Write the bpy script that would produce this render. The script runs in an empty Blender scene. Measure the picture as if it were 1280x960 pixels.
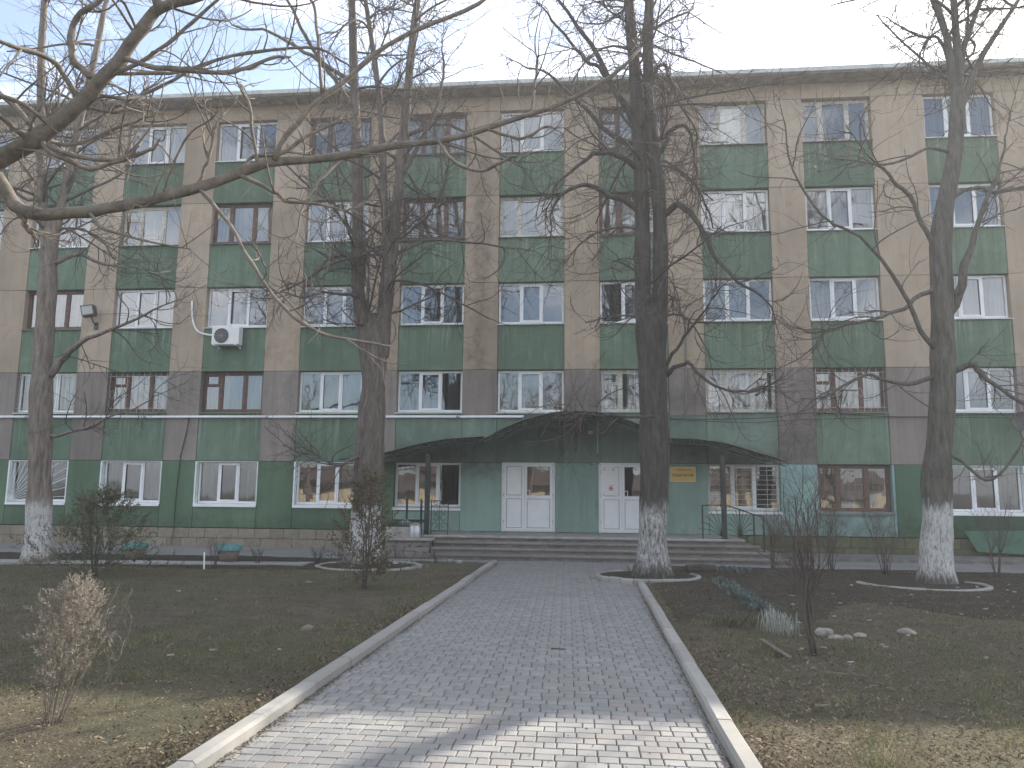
import bpy, math, random
import numpy as np
from mathutils import Vector, Matrix

C = bpy.context.scene.collection
rng = np.random.default_rng(7)
random.seed(7)
PI = math.pi

# ------------------------------------------------------------------ camera
F_PX, YAW, PITCH, ROLL, CAM_H = 979.8, math.radians(-5.774), math.radians(8.156), math.radians(0.573), 1.6
cy_, sy_, cp_, sp_ = math.cos(YAW), math.sin(YAW), math.cos(PITCH), math.sin(PITCH)
fwd = np.array([sy_*cp_, cy_*cp_, sp_]); r0 = np.array([cy_, -sy_, 0.0]); u0 = np.cross(r0, fwd)
rgt = math.cos(ROLL)*r0 + math.sin(ROLL)*u0
upv = -math.sin(ROLL)*r0 + math.cos(ROLL)*u0
cam = bpy.data.cameras.new('camera'); camo = bpy.data.objects.new('camera', cam); C.objects.link(camo)
cam.sensor_fit = 'HORIZONTAL'; cam.sensor_width = 36.0; cam.lens = 36.0*F_PX/1280.0
cam.clip_start = 0.05; cam.clip_end = 3000
M3 = Matrix(((rgt[0], upv[0], -fwd[0]), (rgt[1], upv[1], -fwd[1]), (rgt[2], upv[2], -fwd[2])))
camo.matrix_world = Matrix.Translation((0, 0, CAM_H)) @ M3.to_4x4()
bpy.context.scene.camera = camo

# ------------------------------------------------------------------ sky, sun, exposure
SUN_AZ, SUN_EL = math.radians(38.5), math.radians(34.1)      # clockwise from +Y
SKY_STRENGTH, SUN_STRENGTH, EXPOSURE = 0.11, 5.0, 1.4
sc = bpy.context.scene
w = bpy.data.worlds.new('World'); sc.world = w; w.use_nodes = True
nt = w.node_tree; nt.nodes.clear()
out = nt.nodes.new('ShaderNodeOutputWorld'); bg = nt.nodes.new('ShaderNodeBackground')
sky = nt.nodes.new('ShaderNodeTexSky'); sky.sky_type = 'NISHITA'; sky.sun_disc = False
sky.sun_elevation = SUN_EL; sky.sun_rotation = SUN_AZ; sky.air_density = 1.0; sky.dust_density = 1.5; sky.ozone_density = 1.3
tc = nt.nodes.new('ShaderNodeTexCoord'); mp = nt.nodes.new('ShaderNodeMapping'); mp.inputs['Scale'].default_value = (1.0, 1.0, 2.2); mp.inputs['Location'].default_value = (0, .1, -.05)
nz = nt.nodes.new('ShaderNodeTexNoise'); nz.inputs['Scale'].default_value = 2.1; nz.inputs['Detail'].default_value = 6; nz.inputs['Roughness'].default_value = 0.55
cr = nt.nodes.new('ShaderNodeValToRGB'); cr.color_ramp.elements[0].position = 0.46; cr.color_ramp.elements[1].position = 0.63
cr.color_ramp.elements[0].color = (.05, .05, .05, 1)
mx = nt.nodes.new('ShaderNodeMix'); mx.data_type = 'RGBA'
mx.inputs['B'].default_value = (10.0, 10.2, 10.5, 1)
nt.links.new(tc.outputs['Generated'], mp.inputs['Vector']); nt.links.new(mp.outputs['Vector'], nz.inputs['Vector'])
nt.links.new(nz.outputs['Fac'], cr.inputs['Fac']); nt.links.new(cr.outputs['Color'], mx.inputs['Factor'])
nt.links.new(sky.outputs['Color'], mx.inputs['A']); nt.links.new(mx.outputs['Result'], bg.inputs['Color'])
bg.inputs['Strength'].default_value = SKY_STRENGTH
nt.links.new(bg.outputs['Background'], out.inputs['Surface'])
sl = bpy.data.lights.new('sun', 'SUN'); so = bpy.data.objects.new('sun', sl); C.objects.link(so)
sl.energy = SUN_STRENGTH; sl.angle = math.radians(0.6); sl.color = (1.0, 0.92, 0.8)
sd = Vector((math.sin(SUN_AZ)*math.cos(SUN_EL), math.cos(SUN_AZ)*math.cos(SUN_EL), math.sin(SUN_EL)))
so.rotation_euler = sd.to_track_quat('Z', 'Y').to_euler(); so.location = (20, 20, 30)
cy = sc.cycles; cy.max_bounces = 6; cy.diffuse_bounces = 3; cy.glossy_bounces = 3; cy.transmission_bounces = 3; cy.volume_bounces = 0; cy.transparent_max_bounces = 8
sc.view_settings.view_transform = 'Standard'; sc.view_settings.look = 'None'
sc.view_settings.exposure = EXPOSURE; sc.view_settings.gamma = 1.0; sc.view_settings.use_curve_mapping = False

# ------------------------------------------------------------------ photo pixel -> world
def ray(x, y):
    return rgt*((x-640)/F_PX) + upv*((480-y)/F_PX) + fwd
def P(x, y, Y):                      # point on the plane at distance Y
    d = ray(x, y); q = d*(Y/d[1]); return np.array([q[0], q[1], q[2]+CAM_H])
def G(x, y, z=0.0):                  # point on the ground
    d = ray(x, y); t = (z-CAM_H)/d[2]; q = d*t; return np.array([q[0], q[1], z])

# ------------------------------------------------------------------ helpers
WL = {}
def thing(name, label, cat, loc, group=None):
    o = bpy.data.objects.new(name, None); C.objects.link(o); o.location = tuple(loc); o.empty_display_size = 0.2
    WL[o.name] = np.array(loc, float); o['label'] = label; o['category'] = cat
    if group: o['group'] = group
    return o
def tag(o, label=None, cat=None, group=None, kind=None):
    if label: o['label'] = label
    if cat: o['category'] = cat
    if group: o['group'] = group
    if kind: o['kind'] = kind
    return o
def link(name, me, parent=None, origin=(0, 0, 0), mat=None):
    o = bpy.data.objects.new(name, me); C.objects.link(o)
    origin = np.array(origin, float); base = WL[parent.name] if parent else np.zeros(3)
    o.location = tuple(origin-base)
    if parent: o.parent = parent
    WL[o.name] = origin
    if mat is not None and len(me.materials) == 0: me.materials.append(mat)
    return o

class MB:
    def __init__(s): s.v = []; s.f = []; s.n = 0
    def add(s, v, f):
        v = np.asarray(v, float).reshape(-1, 3); s.v.append(v)
        s.f.extend([tuple(i+s.n for i in q) for q in f]); s.n += len(v); return s
    def box(s, x0, x1, y0, y1, z0, z1):
        v = [(x, y, z) for z in (z0, z1) for y in (y0, y1) for x in (x0, x1)]
        return s.add(v, [(0, 2, 3, 1), (4, 5, 7, 6), (0, 1, 5, 4), (2, 6, 7, 3), (0, 4, 6, 2), (1, 3, 7, 5)])
    def bbox(s, x0, x1, y0, y1, z0, z1, b):     # box with chamfered edges
        pts = []
        for z, i in ((z0, b), (z0+b, 0), (z1-b, 0), (z1, b)):
            a0, a1, c0, c1 = x0+i, x1-i, y0+i, y1-i
            k = b-i if i == 0 else 0
            k = b*0.7
            pts += [(a0+k, c0, z), (a1-k, c0, z), (a1, c0+k, z), (a1, c1-k, z), (a1-k, c1, z), (a0+k, c1, z), (a0, c1-k, z), (a0, c0+k, z)]
        f = [tuple(range(7, -1, -1)), tuple(range(24, 32))]
        for r in range(3):
            for j in range(8):
                f.append((r*8+j, r*8+(j+1) % 8, (r+1)*8+(j+1) % 8, (r+1)*8+j))
        return s.add(pts, f)
    def poly(s, pts): return s.add(pts, [tuple(range(len(pts)))])
    def prism(s, pts, d):            # polygon pts extruded by vector d
        pts = np.asarray(pts, float); n = len(pts); d = np.asarray(d, float)
        f = [tuple(range(n-1, -1, -1)), tuple(range(n, 2*n))]+[(i, (i+1) % n, n+(i+1) % n, n+i) for i in range(n)]
        return s.add(np.vstack([pts, pts+d]), f)
    def tube(s, pts, rad, k=6, cap=True):
        pts = np.asarray(pts, float); n = len(pts); rad = np.broadcast_to(np.asarray(rad, float), (n,))
        t = np.gradient(pts, axis=0); t /= np.linalg.norm(t, axis=1)[:, None]+1e-9
        a = np.array([0, 0, 1.0]) if abs(t[0][2]) < .9 else np.array([1.0, 0, 0])
        u = np.cross(t[0], a); u /= np.linalg.norm(u); V = []
        ang = np.arange(k)*2*PI/k
        for i in range(n):
            u = u-t[i]*np.dot(u, t[i]); u /= np.linalg.norm(u)+1e-9; b = np.cross(t[i], u)
            V.append(pts[i]+rad[i]*(np.cos(ang)[:, None]*u+np.sin(ang)[:, None]*b))
        f = [(i*k+j, i*k+(j+1) % k, (i+1)*k+(j+1) % k, (i+1)*k+j) for i in range(n-1) for j in range(k)]
        if cap: f += [tuple(range(k-1, -1, -1)), tuple(range((n-1)*k, n*k))]
        return s.add(np.vstack(V), f)
    def lathe(s, prof, c, k=20):
        c = np.array(c, float); ang = np.arange(k)*2*PI/k; V = []
        for r, z in prof: V.append(np.stack([c[0]+r*np.cos(ang), c[1]+r*np.sin(ang), np.full(k, c[2]+z)], 1))
        n = len(prof)
        f = [(i*k+j, i*k+(j+1) % k, (i+1)*k+(j+1) % k, (i+1)*k+j) for i in range(n-1) for j in range(k)]
        f += [tuple(range(k-1, -1, -1)), tuple(range((n-1)*k, n*k))]
        return s.add(np.vstack(V), f)
    def mesh(s, name, origin=(0, 0, 0), smooth=False):
        me = bpy.data.meshes.new(name)
        me.from_pydata((np.vstack(s.v)-np.array(origin, float)).tolist(), [], s.f); me.update()
        if smooth: me.polygons.foreach_set('use_smooth', [True]*len(me.polygons))
        return me
    def build(s, name, mat, parent=None, origin=None, smooth=False):
        V = np.vstack(s.v)
        if origin is None:
            lo, hi = V.min(0), V.max(0); origin = ((lo[0]+hi[0])/2, (lo[1]+hi[1])/2, lo[2])
        return link(name, s.mesh(name, origin, smooth), parent, origin, mat)

def quick_mesh(name, verts, loops, nper, smooth=False):
    """fast mesh from numpy: verts (N,3), loops flat indices, nper corners in each face"""
    me = bpy.data.meshes.new(name); nf = len(loops)//nper
    me.vertices.add(len(verts)); me.vertices.foreach_set('co', np.asarray(verts, np.float32).ravel())
    me.loops.add(len(loops)); me.loops.foreach_set('vertex_index', np.asarray(loops, np.int32))
    me.polygons.add(nf); me.polygons.foreach_set('loop_start', np.arange(nf, dtype=np.int32)*nper)
    me.update(calc_edges=True)
    if smooth: me.polygons.foreach_set('use_smooth', np.ones(nf, bool))
    return me

# ------------------------------------------------------------------ materials
class NT:
    def __init__(s, name):
        s.m = bpy.data.materials.new(name); s.m.use_nodes = True; s.t = s.m.node_tree; s.t.nodes.clear()
        s.o = s.t.nodes.new('ShaderNodeOutputMaterial')
    def n(s, typ, **kw):
        nd = s.t.nodes.new(typ)
        for k, v in kw.items():
            if k.startswith('i_'): nd.inputs[k[2:].replace('_', ' ')].default_value = v
            else: setattr(nd, k, v)
        return nd
    def l(s, a, b): s.t.links.new(a, b)
    def pos(s, scale=(1, 1, 1), obj=False):
        g = s.n('ShaderNodeTexCoord').outputs['Object'] if obj else s.n('ShaderNodeNewGeometry').outputs['Position']
        m = s.n('ShaderNodeMapping'); m.inputs['Scale'].default_value = scale; s.l(g, m.inputs['Vector']); return m.outputs['Vector']
    def noise(s, vec, scale, detail=4, rough=.55):
        n = s.n('ShaderNodeTexNoise'); n.inputs['Scale'].default_value = scale; n.inputs['Detail'].default_value = detail
        n.inputs['Roughness'].default_value = rough; s.l(vec, n.inputs['Vector']); return n.outputs['Fac']
    def ramp(s, fac, a, b, ca=(0, 0, 0, 1), cb=(1, 1, 1, 1)):
        r = s.n('ShaderNodeValToRGB'); r.color_ramp.elements[0].position = a; r.color_ramp.elements[1].position = b
        r.color_ramp.elements[0].color = ca; r.color_ramp.elements[1].color = cb; s.l(fac, r.inputs['Fac']); return r.outputs['Color']
    def mix(s, fac, a, b, mode='MIX'):
        m = s.n('ShaderNodeMix', data_type='RGBA', blend_type=mode)
        for v, k in ((fac, 'Factor'), (a, 'A'), (b, 'B')):
            if isinstance(v, (int, float)): m.inputs[k].default_value = v
            elif isinstance(v, tuple): m.inputs[k].default_value = v if len(v) == 4 else v+(1,)
            else: s.l(v, m.inputs[k])
        return m.outputs['Result']
    def math(s, op, a, b=0.0):
        m = s.n('ShaderNodeMath', operation=op)
        for i, v in enumerate((a, b)):
            if isinstance(v, (int, float)): m.inputs[i].default_value = v
            else: s.l(v, m.inputs[i])
        return m.outputs[0]
    def bump(s, h, strength=.3, dist=.01):
        b = s.n('ShaderNodeBump'); b.inputs['Strength'].default_value = strength; b.inputs['Distance'].default_value = dist
        s.l(h, b.inputs['Height']); return b.outputs['Normal']
    def finish(s, col, rough=.8, normal=None, metal=0.0, spec=.4):
        p = s.n('ShaderNodeBsdfPrincipled')
        if isinstance(col, tuple): p.inputs['Base Color'].default_value = col if len(col) == 4 else col+(1,)
        else: s.l(col, p.inputs['Base Color'])
        if isinstance(rough, (int, float)): p.inputs['Roughness'].default_value = rough
        else: s.l(rough, p.inputs['Roughness'])
        p.inputs['Metallic'].default_value = metal; p.inputs['Specular IOR Level'].default_value = spec
        if normal is not None: s.l(normal, p.inputs['Normal'])
        s.l(p.outputs[0], s.o.inputs['Surface']); return s.m

def scl(c, k): return tuple(min(1, x*k) for x in c[:3])+(1,)

def wall_mat(name, col, worn=(.36, .33, .28), wear=.35, streak=.5, dirtcol=(.05, .05, .045), extra=None, mold=None, runs=0):
    t = NT(name); v = t.pos()
    big = t.noise(v, .55, 4); mid = t.noise(v, 2.6, 6, .65); fine = t.noise(v, 38, 4, .7)
    st = t.noise(t.pos((3.2, 3.2, .22)), 1.0, 5, .6)
    c = t.mix(t.ramp(big, .3, .7), scl(col, .78), scl(col, 1.18))
    c = t.mix(t.math('MULTIPLY', t.ramp(mid, .5, .68), wear), c, worn+(1,) if len(worn) == 3 else worn)
    run = t.noise(t.pos((6.5, 6.5, .3)), 1.0, 6, .7); brk = t.noise(v, 1.9, 5, .6)
    c = t.mix(t.math('MULTIPLY', t.math('MULTIPLY', t.ramp(run, .54, .68), t.ramp(brk, .45, .62)), wear), c, scl(worn, 1.25))
    chip = t.noise(v, 7.5, 7, .75); c = t.mix(t.math('MULTIPLY', t.ramp(chip, .6, .68), wear*.7), c, scl(worn, 1.35))
    c = t.mix(t.math('MULTIPLY', t.ramp(st, .46, .68), streak), c, scl(col, .55))
    c = t.mix(t.math('MULTIPLY', t.ramp(fine, .3, .75), .25), c, scl(col, .6))
    # soot and damp that collects on the render: large irregular patches
    pt = t.noise(v, 1.1, 7, .7)
    c = t.mix(t.math('MULTIPLY', t.ramp(pt, .54, .74), .5), c, dirtcol+(1,))
    oi = t.n('ShaderNodeObjectInfo'); c = t.mix(.17, c, t.mix(oi.outputs['Random'], (.0, .0, .0, 1), (1, 1, 1, 1)), 'SOFT_LIGHT')
    if runs:
        gz = t.n('ShaderNodeSeparateXYZ'); t.l(t.n('ShaderNodeTexCoord').outputs['Generated'], gz.inputs[0])
        rn = t.noise(t.pos((14, 14, .5)), 1.0, 5, .7); sel = t.noise(t.pos((1.3, 1.3, .6)), 1.0, 3)
        mk = t.math('MULTIPLY', t.math('MULTIPLY', t.ramp(rn, .5, .64), t.ramp(gz.outputs['Z'], .1, .95)), t.ramp(sel, .42, .6))
        c = t.mix(t.math('MULTIPLY', mk, runs), c, scl(worn, 1.5)); rn2 = t.noise(t.pos((9, 9, .4)), 1.3, 5, .7)
        c = t.mix(t.math('MULTIPLY', t.math('MULTIPLY', t.ramp(rn2, .54, .68), t.ramp(gz.outputs['Z'], .3, 1.0)), runs*.8), c, scl(col, .4))
    if mold:                              # dark damp stain hugging a given height and x range
        for (x0, x1, z0, z1, k) in mold:
            g = t.n('ShaderNodeSeparateXYZ'); t.l(t.n('ShaderNodeNewGeometry').outputs['Position'], g.inputs[0])
            wob = t.math('MULTIPLY', t.math('SUBTRACT', t.noise(v, 1.7, 6, .7), .5), 1.5)
            def band(s_, a, b, e):
                m1 = t.n('ShaderNodeMapRange', interpolation_type='SMOOTHSTEP'); m1.inputs['From Min'].default_value = a-e; m1.inputs['From Max'].default_value = a+e
                m2 = t.n('ShaderNodeMapRange', interpolation_type='SMOOTHSTEP'); m2.inputs['From Min'].default_value = b+e; m2.inputs['From Max'].default_value = b-e
                t.l(s_, m1.inputs['Value']); t.l(s_, m2.inputs['Value'])
                return t.math('MULTIPLY', m1.outputs[0], m2.outputs[0])
            mk = t.math('MULTIPLY', band(t.math('ADD', g.outputs['X'], wob), x0, x1, .25), band(t.math('ADD', g.outputs['Z'], t.math('MULTIPLY', wob, .7)), z0, z1, .3))
            mk = t.math('MULTIPLY', mk, t.math('MULTIPLY', t.ramp(t.noise(v, 3.5, 6, .7), .25, .65), k))
            c = t.mix(mk, c, dirtcol+(1,))
    h = t.math('ADD', t.math('MULTIPLY', fine, .6), t.math('MULTIPLY', mid, .6))
    return t.finish(c, .92, t.bump(h, .45, .012), spec=.25)

MAT = {}
MAT['beige'] = wall_mat('beige_render', (.4, .325, .25), (.34, .285, .225), .5, .35, (.11, .085, .065), mold=[(-3.62, -3.2, 4.3, 12.6, .75)], runs=.25)
MAT['grey'] = wall_mat('grey_cement_render', (.235, .205, .185), (.28, .25, .225), .4, .5, (.06, .055, .05), mold=[(5.2, 6.8, 2.5, 3.6, .8), (-1.0, 3.6, 4.2, 4.75, .7)], runs=.35)
MAT['green'] = wall_mat('green_spandrel_paint', (.125, .19, .135), (.21, .25, .19), .55, .55, (.035, .05, .035), runs=.75)
MAT['green_low'] = wall_mat('green_ground_floor_paint', (.1, .158, .1), (.12, .18, .12), .35, .35, (.03, .045, .03), mold=[(-24, -5, .4, .8, .6), (8, 16, .4, 1.0, .8)])
MAT['green_dark'] = wall_mat('deep_green_paint', (.062, .12, .078), (.09, .15, .1), .35, .35, (.025, .035, .025), mold=[(8, 18, .4, 1.0, .8)])
MAT['teal'] = wall_mat('pale_teal_paint', (.225, .325, .28), (.26, .36, .33), .35, .3, (.06, .075, .06), mold=[(5.0, 8.7, .4, .95, 1.0), (-4.2, -2.4, 2.2, 3.0, .6), (1.6, 5.4, 2.45, 3.2, .6)])
MAT['teal_dark'] = wall_mat('grimy_teal_paint', (.14, .2, .165), (.22, .27, .21), .6, .5, (.045, .05, .04), mold=[(-6.2, -3.2, 2.5, 3.1, .7), (2.2, 5.6, 2.5, 3.15, .7)])
MAT['teal_bright'] = wall_mat('blue_teal_paint', (.25, .38, .36), (.28, .4, .38), .3, .25, (.09, .11, .09), mold=[(5.0, 8.7, .4, 1.05, 1.0)])

def simple(name, col, rough=.6, metal=0, var=.25, scale=8, bump=.15, spec=.4, obj=False):
    t = NT(name); v = t.pos(obj=obj); n = t.noise(v, scale, 5, .65)
    c = t.mix(t.ramp(n, .3, .7), scl(col, 1-var), scl(col, 1+var))
    return t.finish(c, rough, t.bump(t.noise(v, scale*6, 3), bump, .004) if bump else None, metal, spec)
MAT['pvc'] = simple('white_pvc', (.72, .73, .74), .4, var=.06, scale=3, bump=0)
MAT['white_paint'] = simple('white_reveal_paint', (.66, .7, .7), .7, var=.12, scale=6)
MAT['brown_wood'] = simple('brown_window_paint', (.115, .068, .052), .6, var=.4, scale=9)
MAT['red_wood'] = simple('red_brown_window_paint', (.12, .068, .055), .6, var=.4, scale=9)
MAT['old_white'] = simple('peeling_white_window_paint', (.5, .48, .43), .7, var=.35, scale=10)
MAT['black_metal'] = simple('dark_green_black_iron', (.022, .026, .024), .5, .0, var=.5, scale=14)
MAT['grey_metal'] = simple('galvanised_steel', (.42, .43, .44), .42, .7, var=.25, scale=9)
MAT['sill_metal'] = simple('grey_sill_sheet', (.16, .15, .14), .6, .2, var=.3, scale=6)
MAT['concrete'] = simple('weathered_concrete', (.3, .285, .265), .9, var=.3, scale=4, bump=.5)
MAT['concrete_dark'] = simple('damp_concrete', (.15, .145, .135), .9, var=.4, scale=3, bump=.5)
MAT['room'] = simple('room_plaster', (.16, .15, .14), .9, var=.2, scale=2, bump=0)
MAT['roof_felt'] = simple('grey_roof_sheet', (.45, .48, .48), .8, var=.2, scale=3)
MAT['soffit'] = simple('soffit_boards', (.24, .215, .18), .9, var=.4, scale=3)
MAT['lamp_grey'] = simple('lamp_housing', (.06, .06, .06), .5, var=.3)
MAT['lamp_glass'] = simple('lamp_glass', (.35, .36, .36), .15, var=.1, bump=0)
MAT['sign_yellow'] = simple('sign_yellow', (.62, .42, .1), .5, var=.1, scale=5, bump=0)
MAT['sign_gold'] = simple('sign_frame', (.62, .56, .36), .5, var=.1)
MAT['letter'] = simple('sign_lettering', (.12, .045, .02), .6, var=.1, bump=0)
MAT['paper'] = simple('paper', (.72, .72, .7), .8, var=.03, bump=0)
MAT['red_print'] = simple('red_print', (.5, .05, .06), .7, var=.1, bump=0)
MAT['turq'] = simple('turquoise_paint', (.1, .25, .245), .7, var=.3, scale=14)
MAT['pot'] = simple('brown_clay', (.17, .14, .11), .9, var=.3)
MAT['cable'] = simple('black_cable', (.02, .02, .02), .6, var=.2)
MAT['whitepipe'] = simple('white_pipe', (.75, .76, .78), .45, var=.08, scale=2, bump=0)
MAT['green_sheet'] = simple('green_board_paint', (.036, .1, .058), .6, var=.25, scale=3)
MAT['canopy'] = simple('mossy_canopy_sheet', (.125, .145, .11), .6, .1, var=.5, scale=3)
MAT['steel_door_gasket'] = simple('grey_gasket', (.2, .2, .2), .7, var=.1, bump=0)
MAT['plank'] = simple('weathered_plank', (.14, .115, .09), .9, var=.35, scale=12, bump=.4)
MAT['rotten_log'] = simple('dark_log', (.05, .042, .036), .95, var=.4, scale=9, bump=.8)
MAT['rock'] = simple('pale_field_stone', (.24, .22, .19), .9, var=.3, scale=9, bump=.6)
MAT['litter_white'] = simple('white_scrap', (.3, .29, .26), .8, var=.15)
MAT['far_wall'] = simple('cream_house_wall', (.6, .5, .34), .9, var=.12, scale=.6)
MAT['far_roof'] = simple('brown_house_roof', (.1, .075, .06), .9, var=.2, scale=.8)

def glass_mat():
    t = NT('window_glass'); v = t.pos()
    nb = t.bump(t.noise(v, 1.6, 2, .4), .16, .02)
    fr = t.n('ShaderNodeFresnel'); fr.inputs['IOR'].default_value = 2.35; t.l(nb, fr.inputs['Normal'])
    tr = t.n('ShaderNodeBsdfTransparent'); tr.inputs['Color'].default_value = (.62, .66, .65, 1)
    gl = t.n('ShaderNodeBsdfGlossy'); gl.inputs['Roughness'].default_value = .01; gl.inputs['Color'].default_value = (.95, .97, 1, 1); t.l(nb, gl.inputs['Normal'])
    m = t.n('ShaderNodeMixShader'); t.l(fr.outputs[0], m.inputs[0]); t.l(tr.outputs[0], m.inputs[1]); t.l(gl.outputs[0], m.inputs[2])
    t.l(m.outputs[0], t.o.inputs['Surface']); return t.m
MAT['glass'] = glass_mat()
def curtain_mat(name, col):
    t = NT(name); v = t.pos((9, 9, .6)); n = t.noise(v, 1.5, 3)
    c = t.mix(t.ramp(n, .3, .7), scl(col, .8), scl(col, 1.1))
    d = t.n('ShaderNodeBsdfDiffuse'); t.l(c, d.inputs['Color']); tl = t.n('ShaderNodeBsdfTranslucent'); t.l(c, tl.inputs['Color'])
    m = t.n('ShaderNodeMixShader'); m.inputs[0].default_value = .35; t.l(d.outputs[0], m.inputs[1]); t.l(tl.outputs[0], m.inputs[2])
    t.l(m.outputs[0], t.o.inputs['Surface']); return t.m
CURT = [curtain_mat('white_curtain', (.72, .73, .75)), curtain_mat('grey_curtain', (.52, .53, .56)), curtain_mat('blue_curtain', (.58, .64, .7)),
        curtain_mat('sage_curtain', (.5, .57, .54)), curtain_mat('brown_curtain', (.26, .19, .16)), curtain_mat('cream_curtain', (.6, .55, .47))]

def bark_mat(name, wash_z=None, col=(.19, .16, .135), wash_amt=1.0):
    t = NT(name); v = t.pos((9, 9, 1.6)); n1 = t.noise(v, 1.6, 7, .7); n2 = t.noise(t.pos(), 2.2, 5, .6); n3 = t.noise(t.pos(), 60, 3)
    c = t.mix(t.ramp(n1, .35, .66), scl(col, .5), scl(col, 1.35))
    c = t.mix(t.math('MULTIPLY', t.ramp(n2, .55, .75), .4), c, (.13, .135, .1, 1))
    if wash_z is not None:
        g = t.n('ShaderNodeSeparateXYZ'); t.l(t.n('ShaderNodeNewGeometry').outputs['Position'], g.inputs[0])
        z = t.math('ADD', g.outputs['Z'], t.math('MULTIPLY', t.math('SUBTRACT', n1, .5), .9))
        z = t.math('ADD', z, t.math('MULTIPLY', t.math('SUBTRACT', n2, .5), .35))
        mr = t.n('ShaderNodeMapRange'); mr.inputs['From Min'].default_value = wash_z+.1; mr.inputs['From Max'].default_value = wash_z-.1; t.l(z, mr.inputs['Value'])
        flake = t.ramp(t.noise(t.pos((14, 14, 4)), 1.8, 6, .75), .34 if wash_amt > .8 else .36, .52 if wash_amt > .8 else .66)
        lowdirt = t.n('ShaderNodeMapRange'); lowdirt.inputs['From Min'].default_value = .1; lowdirt.inputs['From Max'].default_value = .38; t.l(z, lowdirt.inputs['Value'])
        k = t.math('MULTIPLY', t.math('MULTIPLY', mr.outputs[0], flake), lowdirt.outputs[0])
        wc = t.mix(t.ramp(n2, .3, .7), (.36, .36, .35, 1), (.52, .52, .51, 1))
        c = t.mix(k, c, wc)
    h = t.math('ADD', n1, t.math('MULTIPLY', n3, .2))
    return t.finish(c, .95, t.bump(h, .9, .03), spec=.2)
def bark_fine(name, col):
    t = NT(name); v = t.pos(); a = t.noise(v, 9, 6, .7); b = t.noise(v, 55, 5, .75); k = t.noise(v, 2.2, 4, .6)
    c = t.mix(t.ramp(a, .35, .68), scl(col, .6), scl(col, 1.35)); c = t.mix(t.math('MULTIPLY', t.ramp(b, .5, .7), .5), c, scl(col, .45)); c = t.mix(t.math('MULTIPLY', t.ramp(k, .52, .7), .4), c, (.16, .165, .12, 1))
    return t.finish(c, .85, t.bump(t.math('ADD', a, b), .8, .012), spec=.25)
MAT['bark'] = bark_mat('grey_brown_bark')
MAT['twig'] = simple('twig_bark', (.08, .065, .056), .85, var=.35, scale=5, bump=0, spec=.3)
MAT['twig_pale'] = bark_fine('pale_smooth_bark', (.2, .17, .14))
def island_mat(name, cols, rough=.85, transl=0.0):
    t = NT(name); g = t.n('ShaderNodeNewGeometry'); r = t.n('ShaderNodeValToRGB'); e = r.color_ramp.elements
    while len(e) < len(cols): e.new(.5)
    for i, cc in enumerate(cols): e[i].position = i/(len(cols)-1); e[i].color = cc+(1,)
    t.l(g.outputs['Random Per Island'], r.inputs['Fac'])
    pn = t.noise(t.pos(), .9, 4, .6)
    c = t.mix(t.math('MULTIPLY', t.ramp(pn, .4, .62), .55), r.outputs['Color'], cols[0]+(1,))
    p = t.n('ShaderNodeBsdfDiffuse'); t.l(c, p.inputs['Color'])
    if transl:
        tl = t.n('ShaderNodeBsdfTranslucent'); t.l(c, tl.inputs['Color']); m = t.n('ShaderNodeMixShader'); m.inputs[0].default_value = transl
        t.l(p.outputs[0], m.inputs[1]); t.l(tl.outputs[0], m.inputs[2]); t.l(m.outputs[0], t.o.inputs['Surface'])
    else: t.l(p.outputs[0], t.o.inputs['Surface'])
    return t.m
MAT['grass'] = island_mat('short_winter_grass', [(.12, .124, .068), (.102, .138, .054), (.24, .212, .128), (.115, .155, .058), (.4, .35, .235)], transl=.3)
MAT['grass_green'] = island_mat('fresh_green_grass', [(.075, .105, .04), (.1, .145, .045), (.13, .175, .065)], transl=.3)
MAT['litter'] = island_mat('leaf_litter', [(.075, .058, .045), (.13, .1, .07), (.23, .18, .12), (.1, .07, .055), (.34, .28, .2)], transl=.1)
MAT['thuja'] = island_mat('dull_conifer_foliage', [(.09, .094, .06), (.115, .118, .076), (.15, .138, .098), (.1, .108, .07)], transl=.2)
MAT['thuja_red'] = island_mat('browning_conifer_foliage', [(.085, .08, .055), (.1, .105, .07), (.19, .135, .095), (.115, .1, .07)], transl=.2)
MAT['thuja_dry'] = island_mat('dry_straw_conifer_foliage', [(.2, .172, .142), (.28, .25, .212), (.36, .328, .275), (.225, .182, .15)], transl=.3)
MAT['sedum'] = island_mat('grey_green_rosettes', [(.1, .125, .11), (.15, .18, .165), (.08, .11, .09)], transl=.2)
MAT['silver'] = island_mat('silvery_foliage', [(.32, .34, .31), (.22, .25, .22), (.42, .42, .38)], transl=.2)

def ground_mat(name, dark, mid, pale, green, greenamt=.5, fine=45):
    t = NT(name); v = t.pos(); a = t.noise(v, .45, 5, .6); b = t.noise(v, 2.3, 6, .7); c_ = t.noise(v, fine, 5, .75); d = t.noise(v, .8, 4, .6)
    c = t.mix(t.ramp(b, .35, .65), dark+(1,), mid+(1,))
    c = t.mix(t.math('MULTIPLY', t.ramp(a, .45, .6), greenamt), c, green+(1,))
    c = t.mix(t.math('MULTIPLY', t.ramp(c_, .5, .72), .6), c, pale+(1,))
    c = t.mix(t.math('MULTIPLY', t.ramp(c_, .28, .42, (1, 1, 1, 1), (0, 0, 0, 1)), .5), c, scl(dark, .5))
    return t.finish(c, .97, t.bump(t.math('ADD', c_, b), 1.0, .06), spec=.15)
MAT['lawn'] = ground_mat('winter_lawn_soil', (.088, .076, .056), (.16, .137, .1), (.28, .238, .172), (.125, .135, .075), .6)
MAT['soil'] = ground_mat('damp_garden_soil', (.048, .042, .034), (.078, .066, .053), (.135, .114, .09), (.066, .068, .042), .45)
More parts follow.
